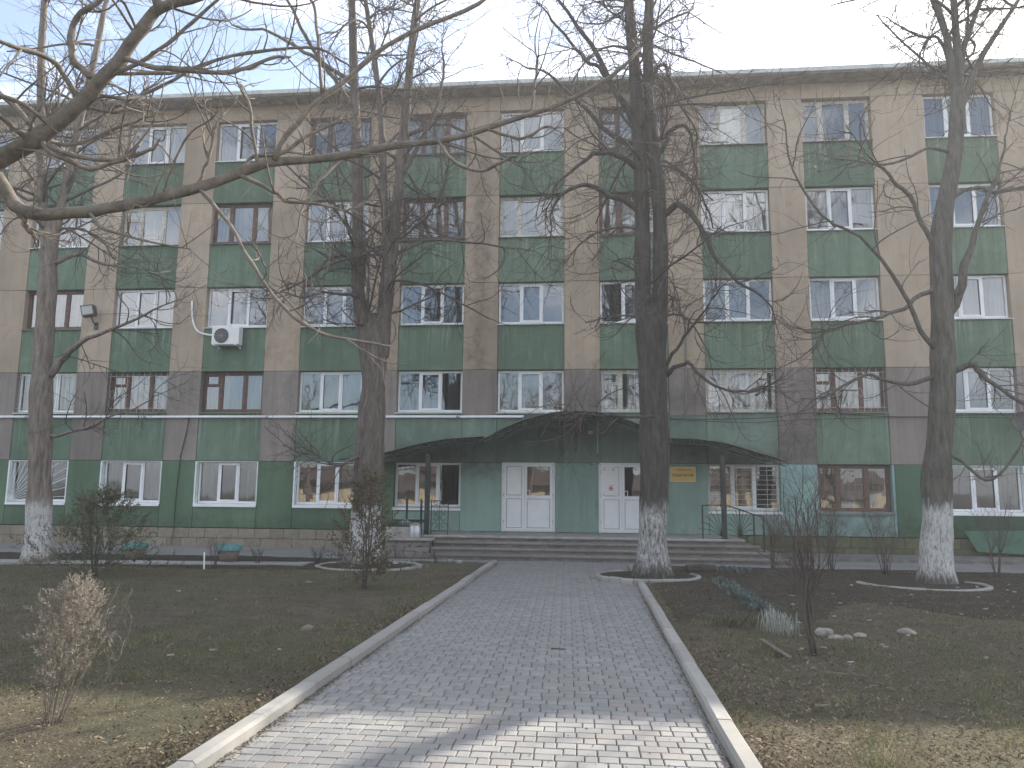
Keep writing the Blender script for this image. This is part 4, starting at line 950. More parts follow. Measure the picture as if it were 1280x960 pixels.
make_tree('whitewashed bare tree with a forked trunk beside the sunburst window grille',
    [(48, 705, 31), (49, 660, 31), (50, 600, 30), (51, 540, 28), (53, 470, 27), (57, 400, 24), (60, 340, 23), (62, 300, 22)],
    [[(60, 318, 15), (55, 270, 14), (51, 200, 12.5), (51, 130, 11.5), (52, 60, 10), (56, 0, 9)],
     [(64, 315, 15), (72, 275, 13), (84, 225, 11.5), (96, 170, 10.5), (108, 115, 9.5), (120, 65, 8.5), (131, 10, 7)]],
    [[(62, 470, 12), (76, 452, 10), (95, 432, 7, -.3), (130, 415, 5, -.6), (175, 395, 3.5, -.9), (215, 378, 2, -1.1)],
     [(58, 545, 5), (90, 540, 4, -.2), (130, 525, 3, -.5), (180, 505, 2, -.8)],
     [(66, 330, 8), (95, 320, 6, .2), (130, 330, 4, .4), (170, 335, 2.5, .5)],
     [(55, 250, 7), (30, 245, 5, -.4), (0, 225, 4, -.8), (-40, 225, 3, -1)]], 16.6, 1.35, 11, 1.0)
make_tree('whitewashed bare tree with three rising stems behind the thin conifer',
    [(455, 706, 40), (457, 660, 38), (460, 610, 38), (463, 560, 36), (466, 510, 33), (468, 470, 32), (467, 435, 36), (466, 418, 34)],
    [[(460, 440, 22), (452, 395, 19), (447, 345, 16.5), (447, 270, 15.5), (446, 190, 13.5), (443, 110, 12.5), (441, 40, 11), (440, -10, 10)],
     [(474, 445, 24), (480, 395, 22), (485, 345, 20), (490, 300, 18), (497, 245, 15), (503, 190, 14), (509, 120, 12), (514, 70, 11), (519, 20, 9.5), (524, -20, 8)],
     [(484, 345, 13), (482, 300, 11.5), (480, 250, 10), (478, 190, 9.5), (475, 130, 8.5), (470, 90, 8), (463, 40, 7), (456, -10, 6)]],
    [[(458, 400, 8), (440, 330, 7, -.3), (425, 318, 6, -.5), (405, 330, 4.5, -.7), (385, 350, 3.5, -.9)],
     [(500, 222, 8), (520, 190, 6, -.2), (540, 150, 5, -.4), (552, 110, 4, -.5), (555, 80, 3, -.6)],
     [(446, 110, 8), (420, 90, 6.5, -.2), (390, 60, 5.5, -.4), (370, 20, 4.5, -.6), (350, -20, 4, -.7)],
     [(447, 140, 8), (405, 85, 6, .3), (370, 60, 5, .5), (335, 40, 4, .6), (300, 35, 3, .7)],
     [(452, 372, 7), (435, 368, 5, -.3), (405, 365, 4, -.6), (380, 372, 3, -.9)],
     [(468, 560, 5), (440, 575, 4, -.4), (420, 582, 3, -.6), (400, 570, 2, -.8)],
     [(505, 170, 7), (550, 155, 5, .3), (590, 170, 4, .5), (640, 200, 3, .7)],
     [(490, 320, 6), (540, 300, 4, .2), (600, 305, 3, .4), (650, 312, 2, .5)]], 18.1, 1.35, 12, 1.0, -.1, barkcol=(.13, .11, .096))
make_tree('tall bare tree with twin stems and faded whitewash beside the paved path',
    [(816, 725, 38), (816, 690, 36), (817, 640, 36), (818, 590, 36), (817, 530, 36), (815, 470, 37), (813, 430, 38), (813, 405, 37)],
    [[(806, 425, 23), (804, 375, 21), (803, 310, 20), (802, 250, 20), (800, 195, 19), (797, 140, 18), (792, 80, 15.5), (788, 30, 14), (786, -10, 13)],
     [(823, 425, 22), (825, 375, 20), (826, 320, 19), (824, 260, 19), (819, 205, 18), (814, 155, 17), (811, 105, 15), (810, 50, 14), (812, -10, 12)]],
    [[(799, 262, 9), (774, 247, 8, -.3), (747, 235, 6.5, -.6), (722, 233, 5.5, -.8), (700, 245, 4, -1), (688, 270, 3, -1.1)],
     [(800, 215, 8), (772, 193, 7, -.2), (747, 190, 6, -.4), (722, 207, 4.5, -.6), (695, 232, 3, -.8)],
     [(828, 270, 9), (847, 258, 8.5, -.3), (867, 268, 7.5, -.5), (880, 292, 6.5, -.7), (895, 320, 5.5, -.9), (922, 352, 4, -1.1), (955, 372, 3, -1.2)],
     [(798, 165, 11), (775, 125, 9, .2), (757, 95, 8, .4), (738, 55, 6.5, .6), (712, 20, 5, .7), (690, -10, 4, .8)],
     [(757, 95, 6, .4), (735, 75, 5, .6), (712, 52, 4, .7), (690, 25, 3.5, .8)],
     [(800, 185, 8), (760, 165, 7, .2), (720, 125, 5, .4), (685, 92, 3.5, .5), (660, 85, 2.5, .6)],
     [(813, 110, 6), (826, 82, 5, -.2), (838, 95, 4, -.4), (850, 130, 3, -.6), (870, 165, 2.5, -.7)],
     [(826, 190, 7), (840, 165, 6, -.2), (858, 160, 5, -.4), (868, 185, 4, -.6), (870, 215, 3, -.7)],
     [(832, 470, 6), (860, 455, 5, -.3), (890, 480, 3.5, -.6), (930, 490, 2.5, -.8)],
     [(830, 460, 5), (855, 425, 4, -.2), (875, 395, 3, -.4), (890, 375, 2, -.5)],
     [(832, 520, 4), (800, 522, 4, -.5), (760, 520, 3, -.7), (735, 518, 2, -.9)]], 16.2, 1.42, 13, 1.25, -.24, wash_amt=.6, barkcol=(.066, .058, .053))
make_tree('whitewashed bare tree bending right near the top, standing beyond the field stones',
    [(1172, 733, 36), (1171, 690, 33), (1173, 645, 32), (1172, 595, 34), (1176, 540, 29), (1179, 480, 28), (1178, 420, 28), (1177, 360, 26), (1175, 310, 24), (1179, 265, 23), (1188, 220, 20), (1194, 180, 18), (1197, 140, 17), (1197, 112, 16)],
    [[(1195, 130, 11), (1190, 85, 9.5), (1184, 50, 8.5), (1175, 20, 8), (1165, -10, 7)], [(1198, 128, 11), (1198, 80, 10), (1195, 40, 9), (1192, -5, 8)],
     [(1199, 100, 8), (1205, 60, 7), (1215, 30, 6), (1226, -5, 5)], [(1200, 140, 9), (1212, 105, 8), (1228, 70, 7), (1250, 35, 6), (1276, -5, 5)]],
    [[(1180, 398, 15), (1191, 378, 13), (1202, 350, 11, -.2), (1212, 310, 8, -.3), (1225, 270, 6, -.4), (1245, 220, 4, -.5), (1255, 180, 3, -.5)],
     [(1172, 440, 7), (1150, 410, 6, -.3), (1120, 350, 5, -.6), (1080, 300, 4, -.9), (1030, 270, 3, -1.1), (990, 210, 2.5, -1.2), (982, 160, 2, -1.2)],
     [(1172, 330, 7), (1150, 270, 6, -.2), (1120, 225, 5, -.4), (1090, 200, 3, -.6)],
     [(1185, 250, 6), (1215, 235, 5, .2), (1250, 240, 4, .3), (1290, 230, 3, .4)],
     [(1185, 470, 8), (1210, 455, 7, -.2), (1240, 480, 5, -.3), (1285, 510, 4, -.4)],
     [(1170, 470, 6), (1130, 480, 5, -.4), (1085, 470, 4, -.8), (1040, 490, 3, -1.1)],
     [(1180, 560, 5), (1205, 580, 4, -.3), (1240, 600, 3.5, -.5), (1275, 560, 3, -.6)],
     [(1170, 360, 6), (1130, 385, 5, -.3), (1085, 400, 4, -.6), (1040, 410, 3, -.8)],
     [(1190, 190, 6), (1160, 185, 4, -.3), (1110, 205, 3, -.5), (1060, 200, 2, -.7)],
     [(1195, 150, 5), (1180, 55, 4, .3), (1150, 45, 3, .4), (1120, 30, 2, .5)]], 16.0, 1.5, 14, .36, -.12, barkcol=(.1, .094, .082))

# foreground tree whose trunk stands left of the frame
def near_tree():
    r = np.random.default_rng(21); Y = 6.0
    t = thing('foreground_tree', 'near bare tree with thick smooth limbs reaching in over the left lawn', 'tree', (-5.75, 5.7, 0)); bk = bark_fine('smooth_near_bark', (.165, .14, .115))
    jn = P(-75, 235, 6.0)
    m = MB(); trunk_mesh(m, [(-5.75, 5.7, -.06), (-5.75, 5.72, .8), (-5.7, 5.8, 1.9), (-5.55, 5.9, 3.0), tuple(jn), tuple(jn+np.array([-.05, .1, 1.2])), tuple(jn+np.array([-.3, .1, 3.0])), tuple(jn+np.array([-.4, .3, 5.0]))], [.2, .19, .18, .17, .15, .12, .09, .05], 40, 18, r, .05); m.build('trunk', bk, t, smooth=True)
    main = [[(-75, 235, 30), (-30, 215, 27), (0, 199, 26), (40, 176, 25), (67, 158, 24), (101, 127, 22), (134, 92, 20), (168, 48, 17.5), (198, 12, 16), (228, 2, 12), (265, -8, 10), (310, -40, 8)],
            [(-75, 240, 22), (-40, 225, 21), (-15, 218, 20), (0, 224, 19), (10, 243, 19), (22, 260, 19), (42, 268, 17.5), (74, 268, 17), (110, 264, 16, .1), (148, 258, 15.5, .2), (201, 247, 15, .3), (249, 235, 14.5, .5), (296, 218, 14, .7), (336, 204, 13.5, .8), (385, 200, 10.5, 1.0), (440, 193, 10, 1.2), (500, 181, 9, 1.4), (570, 172, 8, 1.6), (640, 150, 7, 1.8), (700, 130, 6.5, 2.0), (765, 95, 5.5, 2.2), (800, 60, 4, 2.3)]]
    subs = [[(129, 97, 12), (114, 94, 11), (99, 83, 10.5), (89, 64, 10), (91, 36, 9), (101, 17, 8), (128, -2, 7), (150, -30, 5)], [(200, 10, 13), (198, -10, 11), (205, -50, 9)],
            [(-10, 105, 7), (0, 118, 7), (20, 134, 7.5), (44, 165, 8), (60, 188, 8), (87, 201, 7), (114, 213, 6), (144, 203, 5.5), (161, 197, 6)],
            [(60, 182, 8), (94, 195, 7), (134, 200, 6.5), (158, 197, 6), (188, 187, 5)], [(100, 127, 8), (70, 80, 7.5, -.2), (34, 64, 7, -.4), (0, 52, 6, -.6), (-30, 40, 5, -.7)],
            [(150, 70, 8), (188, 84, 7.5), (235, 88, 7), (289, 90, 6.5, .2), (319, 81, 6, .3), (348, 71, 4.5, .4)], [(128, 100, 6), (188, 70, 5.5), (232, 35, 5), (275, -3, 4.5), (300, -30, 4)],
            [(140, 92, 6), (215, 91, 5.5, .3), (296, 69, 5, .5), (393, 60, 4, .7), (430, 78, 3, .8)], [(67, 160, 7), (40, 138, 6, -.2), (10, 122, 6, -.3), (-30, 118, 5, -.4)],
            [(110, 118, 6), (150, 122, 5.5, .2), (180, 118, 5, .4), (225, 95, 4, .5)], [(60, 165, 7), (64, 150, 6, .2), (105, 135, 5, .3), (150, 140, 4.5, .4), (178, 115, 3, .5)],
            [(40, 178, 8), (0, 145, 7, -.3), (-20, 140, 6, -.4)], [(50, 172, 6), (90, 182, 5.5, .3), (135, 165, 5, .5), (175, 150, 3.5, .6)],
            [(343, 200, 9, .8), (363, 161, 8.5, .8), (403, 121, 8, .9), (430, 101, 7.5, 1), (470, 67, 7, 1.1), (510, 43, 6.5, 1.2), (560, 22, 6, 1.3), (607, -2, 5, 1.4), (640, -30, 4, 1.5)],
            [(249, 236, 6, .5), (269, 259, 5.5, .3), (292, 289, 5, .1), (309, 319, 4.8, 0), (345, 372, 4.5, -.1), (380, 405, 4.5, -.1), (414, 421, 4.5, 0), (468, 429, 3.5, .1)],
            [(300, 219, 6, .7), (336, 235, 5.5, .6), (359, 251, 5, .5), (396, 255, 4, .4), (428, 263, 3, .3)], [(247, 232, 5, .5), (258, 205, 4.5, .5), (265, 180, 4, .5), (267, 163, 4.5, .5)],
            [(322, 205, 5, .75), (316, 170, 4.5, .75), (312, 134, 4.5, .8), (304, 114, 5, .8)], [(664, 143, 4, 1.9), (668, 110, 3.5, 1.9), (671, 84, 4, 1.9)],
            [(548, 176, 5, 1.5), (568, 203, 5, 1.4), (602, 213, 4.5, 1.4), (636, 198, 3.5, 1.4)], [(610, 162, 4, 1.7), (650, 173, 4.5, 1.7), (680, 160, 3.5, 1.7)],
            [(300, 215, 6, .7), (318, 195, 5.5, .8), (350, 192, 5, .8), (385, 170, 4.5, .9), (425, 150, 4, 1)], [(22, 262, 10), (31, 276, 9), (33, 284, 8)],
            [(403, 121, 5, .9), (398, 60, 4.5, .9), (393, 10, 4.5, 1), (380, -10, 4, 1)], [(430, 195, 5, 1.2), (400, 225, 4, 1.0), (380, 255, 3, .9), (372, 290, 2.5, .8)],
            [(110, 264, 5, .1), (130, 285, 4, -.1), (180, 300, 3, -.2), (230, 310, 2, -.3)], [(201, 247, 4, .3), (215, 210, 3.5, .2), (235, 170, 3, .1), (262, 150, 2, 0)]]
    cs, cr_ = [], []
    for k, lst in enumerate(main+subs):
        p, q = stem_px(lst, Y)
        if k >= 2:
            d = unit(p[-1]-p[-2]); e = p[-1]
            for j in range(2): d = unit(d+r.normal(0, .25, 3)); e = e+d*.07; p.append(e); q.append(q[-1]*(.8 if j == 0 else .5))
        p, q = resample(p, q, 40 if k < 2 else 26); p = crook(p, q, r, .12 if k < 2 else .26); kn = 1+.1*np.sin(np.arange(len(q))*1.9+k)*(k >= 2)+.12*(r.random(len(q)) < .15); m = MB(); m.tube(p, q*kn, 12 if k < 2 else 8)
        m.build('limb' if k < 2 else 'branch', bk if k < 2 else MAT['twig_pale'], t, smooth=True); a, b = resample(p, q, 16); cs.append(a); cr_.append(b)
    pp, pr = np.stack(cs), np.stack(cr_)
    b1, r1 = spawn(pp, pr, 6, .15, 1, .25, .9, (.5, 1.2), -.05, .3, .16, (.008, .0025), 9, r); b2, r2 = spawn(b1, r1, 3, .2, 1, .1, .4, (.5, 1.2), -.1, .22, .2, (.0035, .0015), 7, r)
    b0, r0_ = spawn(pp[:1], pr[:1], 14, .1, 1, .4, 1.1, (.5, 1.2), -.05, .25, .14, (.011, .003), 9, r); b3, r3 = spawn(b0, r0_, 4, .2, 1, .1, .4, (.5, 1.2), -.1, .2, .2, (.0035, .0015), 7, r)
    twig_obj('twigs', [(b1, r1), (b0, r0_)], MAT['twig_pale'], t, 5); twig_obj('fine_twigs', [(b2, r2), (b3, r3)], MAT['twig_pale'], t, 4)
near_tree()

# ------------------------------------------------------------------ conifers and bushes
def foliage_sprays(name, centers, dirs, r, size, mat, parent, per=10, flat=.35):
    """feathery scale sprays: small narrow leaf quads set along short shoots"""
    M = len(centers); N = M*per; u = np.tile(np.linspace(.05, 1, per), M); c = np.repeat(centers, per, 0); d = np.repeat(dirs, per, 0); s = np.repeat(size, per)
    side = unit(np.cross(d, r.normal(size=(N, 3)))); p = c+d*(u*s)[:, None]; tip = p+unit(d*.8+side*1.0)*(s*.3*(1.1-u*.6))[:, None]; w_ = unit(np.cross(tip-p, r.normal(size=(N, 3))))*(s*.03+.0016)[:, None]
    V = np.stack([p-w_, p+w_, tip+w_*.6, tip-w_*.6], 1).reshape(-1, 3); L = np.arange(N*4)
    o = link(name, quick_mesh(name, V, L, 4), parent, (0, 0, 0), mat); return tag(o, kind='stuff')
def conifer(label, base, h, rad, mat, seed, n=900, loose=.25, name='conifer_shrub', size=(.12, .26), shape=.35, stems=5, lean=0, stemmat='twig', foot=.1):
    r = np.random.default_rng(seed); b = np.array(base); t = thing(name, label, 'shrub', tuple(b))
    m = MB()
    for i in range(stems):
        a = r.uniform(0, 2*PI); q = r.uniform(.1, .6 if stems < 10 else 1.1)*rad; pts = [b+np.array([math.cos(a)*q*.15, math.sin(a)*q*.15, -.04])]
        for u in (.25, .5, .75, 1): pts.append(b+np.array([math.cos(a)*q*u**.8+lean*u, math.sin(a)*q*u**.8, h*u*r.uniform(.85, .95)])+np.append(r.normal(0, .02, 2), 0))
        m.tube(smooth_curve(pts, 12), np.linspace(.016, .004, 12)*(h/1.6)**.6*(.32 if stems > 10 else 1), 5)
    m.build('stem', MAT[stemmat], t, smooth=True)
    u = r.beta(1.3, 1.2, n) if shape < 1 else .22+.78*r.beta(1.6, 1.3, n); a = r.uniform(0, 2*PI, n); prof = (u+foot)**shape*(1.02-u)**.75*1.5; lump = 1+loose*np.sin(3*a+u*9+seed)+loose*.8*np.sin(5*a-u*13); q = rad*prof*lump*np.sqrt(r.uniform(.15, 1, n))
    c = b+np.stack([np.cos(a)*q+lean*u, np.sin(a)*q, u*h*.93+.03], 1); d = unit(np.stack([np.cos(a)*.55, np.sin(a)*.55, np.full(n, .8)], 1)+r.normal(0, .3, (n, 3)))
    foliage_sprays('foliage', c, d, r, r.uniform(*size, n), mat, t); return t
g = G(120, 722); conifer('broad dull green conifer bush on the lawn before the ground floor windows', (g[0], g[1], .03), 1.62, .78, MAT['thuja'], 31, 650, .45, size=(.12, .34), foot=.35)
g = G(455, 740); conifer('thin reddish green conifer in front of the whitewashed trunk left of the path', (g[0], g[1], .03), 1.95, .4, MAT['thuja_red'], 32, 330, .38, size=(.14, .36), foot=.16)
g = G(62, 912); dr_ = conifer('dry straw coloured conifer sapling in the sunny corner of the lawn', (g[0], g[1], .03), .98, .4, MAT['thuja_dry'], 33, 560, .5, size=(.035, .1), shape=1.3, stems=22, lean=.13, stemmat='twig_pale', foot=.0)
def side_shoot():
    b = G(110, 885); r = np.random.default_rng(5); pts = [np.array([b[0], b[1], .02]), P(118, 870, b[1]), P(138, 840, b[1]), P(155, 810, b[1]), P(166, 770, b[1])]
    t = thing('dry_sapling', 'thin leaning dry twig sapling beside the straw coloured conifer', 'sapling', (b[0], b[1], .02)); cv = smooth_curve(pts, 14); m = MB(); m.tube(cv, np.linspace(.006, .002, 14), 5); m.build('stem', MAT['twig_pale'], t)
    b1, r1 = spawn(cv[None], np.linspace(.006, .002, 14)[None], 14, .3, 1, .08, .3, (.4, 1.0), .1, .25, .12, (.003, .001), 7, r); b2, r2 = spawn(b1, r1, 4, .2, 1, .03, .1, (.4, 1), .1, .1, .2, (.002, .001), 5, r)
    twig_obj('twigs', [(b1, r1)], MAT['twig_pale'], t); twig_obj('fine_twigs', [(b2, r2)], MAT['twig_pale'], t)
side_shoot()
def bush(label, base, h, spread, seed, nst=9, mat='twig', name='bare_bush', tw=1.0, group=None, rad=.012, branch=6):
    r = np.random.default_rng(seed); b = np.array(base); t = thing(name, label, 'bush', tuple(b), group); sp_, sr = [], []
    for i in range(nst):
        a = r.uniform(0, 2*PI); q = spread*math.sqrt(r.uniform(.1, 1)); hh = h*r.uniform(.7, 1); pts = [b+np.array([math.cos(a)*q*.12, math.sin(a)*q*.12, -.04])]
        for u in (.3, .6, 1): pts.append(b+np.array([math.cos(a)*q*(.12+.88*u**1.4), math.sin(a)*q*(.12+.88*u**1.4), hh*u])+np.append(r.normal(0, .03, 2)*h, 0))
        cv = smooth_curve(pts, 12); rr = np.linspace(1, .3, 12)*rad*r.uniform(.7, 1.1); m = MB(); m.tube(cv, rr, 5); m.build('stem', MAT[mat], t, smooth=True); sp_.append(cv); sr.append(rr)
    b1, r1 = spawn(np.stack(sp_), np.stack(sr), branch, .3, 1, .15*h, .42*h, (.3, .8), .06, .15, .1, (.004, .0012), 7, r); b2, r2 = spawn(b1, r1, int(4*tw), .2, 1, .05*h, .2*h, (.3, .9), .05, .12, .14, (.0022, .001), 5, r)
    twig_obj('twigs', [(b1, r1)], MAT[mat], t); twig_obj('fine_twigs', [(b2, r2)], MAT[mat], t); return t
for (px, py, h, sp, sd_, lab) in ((965, 713, 1.5, .4, 41, 'bare bush growing against the end of the iron railing'), (1040, 716, 1.55, .55, 42, 'bare bush in front of the red framed window'),
        (1108, 720, 1.5, .42, 43, 'bare bush between the red framed window and the whitewashed tree'), (1247, 724, 1.6, .5, 44, 'bare bush in front of the green boarding')):
    g = G(px, py); bush(lab, (g[0], g[1], .02), h, sp, sd_, 10, group='bare bushes along the pavement')
g = G(1018, 822); bush('slender dark bare shrub with a feathery twiggy top among the field stones', (g[0], g[1], .02), 1.75, .3, 45, 8, rad=.02, branch=8, tw=1.5, name='bare_shrub')
for (px, py, h, sd_, lab) in ((322, 708, .42, 51, 'short dead stalks beside the turquoise rimmed pot'), (397, 710, .5, 52, 'short dead stalks next to the ring kerb'), (268, 712, .75, 53, 'wispy leafless plant behind the white stake'), (545, 706, .3, 55, 'low dead tuft near the head of the left kerb'), (1000, 745, .5, 56, 'low dead tuft in the dark soil near the railing')):
    g = G(px, py); bush(lab, (g[0], g[1], .05), h, .22, sd_, 8, name='dead_plant', rad=.008, branch=4)

# ------------------------------------------------------------------ small things on the ground
def pot(px, py, lab):
    g = G(px, py); z = .05; r = .27; t = thing('flower_pot', lab, 'pot', (g[0], g[1], z))
    m = MB(); m.lathe([(r*.62, 0), (r*.8, .16), (r*.92, .27)], (g[0], g[1], z), 18); m.build('body', MAT['pot'], t, smooth=True)
    m = MB(); m.lathe([(r*.93, .27), (r*1.05, .275), (r*1.05, .4), (r*.95, .4), (r*.95, .36), (.01, .355)], (g[0], g[1], z), 18); m.build('rim', MAT['turq'], t)
pot(285, 706, 'brown pot with a turquoise painted rim beside the white stake'); pot(167, 703, 'turquoise rimmed pot partly hidden behind the broad conifer bush')
a = G(255, 713); m = MB(); m.tube([(a[0], a[1], -.02), tuple(P(255.5, 690, a[1]))], .016, 6); tag(m.build('white_stake', MAT['white_paint']), 'thin white wooden stake standing in the lawn', 'stake')
def rock(px, py, s, lab, seed, mat='rock', grp=None, name='stone'):
    r = np.random.default_rng(seed); g = G(px, py); import bmesh
    bm = bmesh.new(); bmesh.ops.create_icosphere(bm, subdivisions=2, radius=1); f = r.normal(0, 1, (5, 3)); f /= np.linalg.norm(f, axis=1)[:, None]
    sc_ = np.array([s, s*r.uniform(.6, .9), s*r.uniform(.42, .6)])
    for v in bm.verts:
        c = np.array(v.co)
        for k in f: 
            e = np.dot(c, k)-.72
            if e > 0: c = c-k*e*.85
        c = c*(1+.05*r.normal()); v.co = c*sc_
    me = bpy.data.meshes.new(name); bm.to_mesh(me); bm.free(); o = link(name, me, None, (g[0], g[1], .03+sc_[2]*.45), MAT[mat]); o.rotation_euler = (0, 0, r.uniform(0, 6)); return tag(o, lab, 'stone', grp)
for i, (px, py, s) in enumerate(((1030, 797, .12), (1045, 803, .1), (1060, 804, .075), (1075, 800, .085))): rock(px, py, s, ['largest pale field stone of the little row, right beside the slender bare shrub', 'second pale field stone of the row counted from the slender shrub', 'smallest pale field stone in the little row near the slender shrub', 'pale field stone at the far end of the row from the slender shrub'][i], 60+i, grp='stones in the row')
rock(1134, 797, .12, 'flat pale stone lying alone on the dark soil', 70)
for i, (px, py, s) in enumerate(((562, 704, .1), (574, 706, .12), (494, 708, .09), (440, 712, .1))): rock(px, py, s, ['pale small stone by the head of the left kerb', 'round pale stone touching another near the left kerb', 'pale stone lying in front of the rubble wall', 'pale stone lying inside the ring kerb'][i], 80+i)
rock(133, 714, .1, 'grey white lump lying on the lawn below the broad conifer bush', 90); rock(383, 793, .1, 'dull brown clod on the open lawn left of the path', 91, 'pot', name='clod')
rs = np.random.default_rng(17)
for i in range(44):
    px, py = rs.uniform(985, 1270), rs.uniform(735, 850)
    if i >= 34: px, py = rs.uniform(60, 460), rs.uniform(730, 850)
    g = G(px, py); n = rs.integers(4, 7); A = np.sort(rs.uniform(0, 2*PI, n)); s = rs.uniform(.01, .024)*(1.5 if i % 6 == 0 else 1)
    z0 = float(lawn_h(np.array(g[0]), np.array(g[1])))+.03; m = MB(); m.prism([(g[0]+s*1.6*math.cos(a), g[1]+s*math.sin(a), z0+rs.uniform(-.006, .006)) for a in A], (0, 0, .012)); o = m.build('litter_scrap', MAT['litter_white'])
    tag(o, 'small pale scrap lying on the dark soil among the stones' if i < 34 else 'small pale scrap lying on the lawn near the conifer bushes', 'scrap', 'pale scraps on the soil' if i < 34 else 'pale scraps on the lawn')
def plank(p, q, wd, th, lab, mat='plank', name='plank'):
    a, b = G(*p), G(*q); a[2] = b[2] = .065; d = b-a; n = np.array([-d[1], d[0], 0]); n = n/np.linalg.norm(n)*wd/2; m = MB(); m.prism([a-n, b-n, b+n, a+n], (0, 0, th)); tag(m.build(name, MAT[mat]), lab, name)
plank((952, 808), (988, 832), .045, .018, 'weathered grey plank lying on the grass right of the path'); plank((1030, 850), (1086, 856), .016, .012, 'thin pale stick lying in the right lawn', name='stick'); plank((1020, 895), (1036, 894), .03, .012, 'short pale wood chip at the edge of the sunlit grass', name='wood_chip'); plank((596, 823.5), (633, 821), .0, .0, 'x') if False else None
a, b = G(858, 719), G(893, 719); m = MB(); m.tube([(a[0], a[1], .12), ((a[0]+b[0])/2, a[1]+.03, .125), (b[0], b[1], .12)], [.1, .11, .095], 9); tag(m.build('rotten_log', MAT['rotten_log']), 'short dark rotten log lying behind the ring kerb', 'log')
m = MB(); p_ = G(695, 812); m.tube([(p_[0]-.05, p_[1], .01), (p_[0]+.04, p_[1]-.015, .012), (p_[0]+.1, p_[1]-.01, .01)], .007, 5); tag(m.build('twig', MAT['twig']), 'small dark twig lying on the paved path', 'twig')
def rosettes(label, pts, seed, mat, h=(.06, .14), n=60, spread=.18, name='ground_plant', leaf=.02):
    r = np.random.default_rng(seed); g0 = pts[0]; t = thing(name, label, 'plant', (g0[0], g0[1], .04)); V = []; L = []
    for (x, y) in [(q[0], q[1]) for q in pts]:
        for i in range(n):
            cx, cy = x+r.normal(0, spread*.5), y+r.normal(0, spread*.7); hh = r.uniform(*h); a = r.uniform(0, 2*PI); d = np.array([math.cos(a), math.sin(a)])*r.uniform(.03, .09); n0 = len(V); wv = np.array([-d[1], d[0]])/np.linalg.norm(d)*leaf
            V += [(cx, cy, .03), (cx+d[0]*.6+wv[0], cy+d[1]*.6+wv[1], .03+hh*.8), (cx+d[0], cy+d[1], .03+hh), (cx+d[0]*.6-wv[0], cy+d[1]*.6-wv[1], .03+hh*.8)]; L += [n0, n0+1, n0+2, n0+3]
    o = link('leaves', quick_mesh('leaves', np.array(V), np.array(L), 4), t, (0, 0, 0), MAT[mat]); tag(o, kind='stuff')
rosettes('row of grey green low rosette plants crossing the dark soil', [G(x, y) for x, y in ((902, 732), (908, 738), (915, 742), (922, 748), (930, 752), (938, 757), (945, 762), (952, 766))], 1, 'sedum', n=70)
rosettes('low grey green plants beside the dark rotten log', [G(x, y) for x, y in ((900, 716), (912, 717), (925, 719), (937, 718))], 2, 'sedum', n=40)
rosettes('silvery upright plant among the soil right of the path', [G(x, y) for x, y in ((968, 796), (972, 792), (976, 797))], 3, 'silver', (.08, .3), 34, .2, leaf=.009)
rosettes('low dark evergreen tuft near the silvery plant', [G(x, y) for x, y in ((900, 785), (915, 783), (930, 786), (940, 783))], 4, 'thuja', (.05, .12), 160, .25, leaf=.006)
rosettes('grey dry plant clump behind the straw coloured conifer', [G(x, y) for x, y in ((478, 712), (510, 708), (522, 714))], 6, 'silver', (.05, .14), 25, .2, leaf=.008)

# grass and leaf litter (uncountable)
def scatter_blades(name, n, region, hh, ww, mat, seed, flat=False, keep=None):
    r = np.random.default_rng(seed); x0, x1, y0, y1 = region; y = y0+(y1-y0)*r.random(n)**1.9; x = x0+(x1-x0)*r.random(n)
    k = np.ones(n, bool) if keep is None else keep(x, y, r); x, y = x[k], y[k]; n = len(x)
    z = lawn_h(x, y)+.0; a = r.uniform(0, 2*PI, n); h = r.uniform(*hh, n)*(1 if flat else .35+1.3*np.clip(fbm(x, y, 5.5, 41)+.35, 0, 1)**1.5); w_ = r.uniform(*ww, n); ca, sa = np.cos(a), np.sin(a)
    if flat:
        tl = r.normal(0, .35, (n, 2)); c = np.stack([x, y, z+.012+.02*r.random(n)], 1); u = np.stack([ca*h, sa*h, tl[:, 0]*h], 1); v = np.stack([-sa*w_, ca*w_, tl[:, 1]*w_], 1)
        V = np.stack([c-u, c-v*.9, c+u, c+v], 1).reshape(-1, 3); L = np.arange(n*4); me = quick_mesh(name, V, L, 4)
    else:
        ln = r.normal(0, .6, (n, 2))*h[:, None]; b = np.stack([x, y, z-.005], 1); wv = np.stack([ca*w_, sa*w_, 0*a], 1)
        V = np.stack([b-wv, b+wv, b+np.stack([ln[:, 0], ln[:, 1], h], 1)], 1).reshape(-1, 3); L = np.arange(n*3); me = quick_mesh(name, V, L, 3)
    o = link(name, me, None, (0, 0, 0), mat); return o
def ring_keep(x, y): return (np.hypot(x-RC[0], y-RC[1]) > 1.0)&(np.hypot(x-6.1, y-15.65) > 1.0)&(np.hypot(x+4.85, y-17.2) > 1.0)
def kl(x, y, r): return (fbm(x, y, 1.1, 9)+r.normal(0, .35, len(x)) > -.15)&ring_keep(x, y)&(x > -.78*y-1.5)&(y < 16.2+.12*(x+12))
def kr(x, y, r): return (fbm(x, y, 1.3, 10)+r.normal(0, .35, len(x))-np.clip((y-10)/3, -.3, 1.2) > -.15)&ring_keep(x, y)&(x < .62*y+1.5)
LR = (-15, PX0-.14, 3.6, 17); RR = (PX1+.14, 11, 3.6, 18.4)
tag(scatter_blades('grass', 230000, LR, (.015, .075), (.002, .0045), MAT['grass'], 1, keep=kl), 'short sparse winter grass on the left lawn', 'grass', kind='stuff')
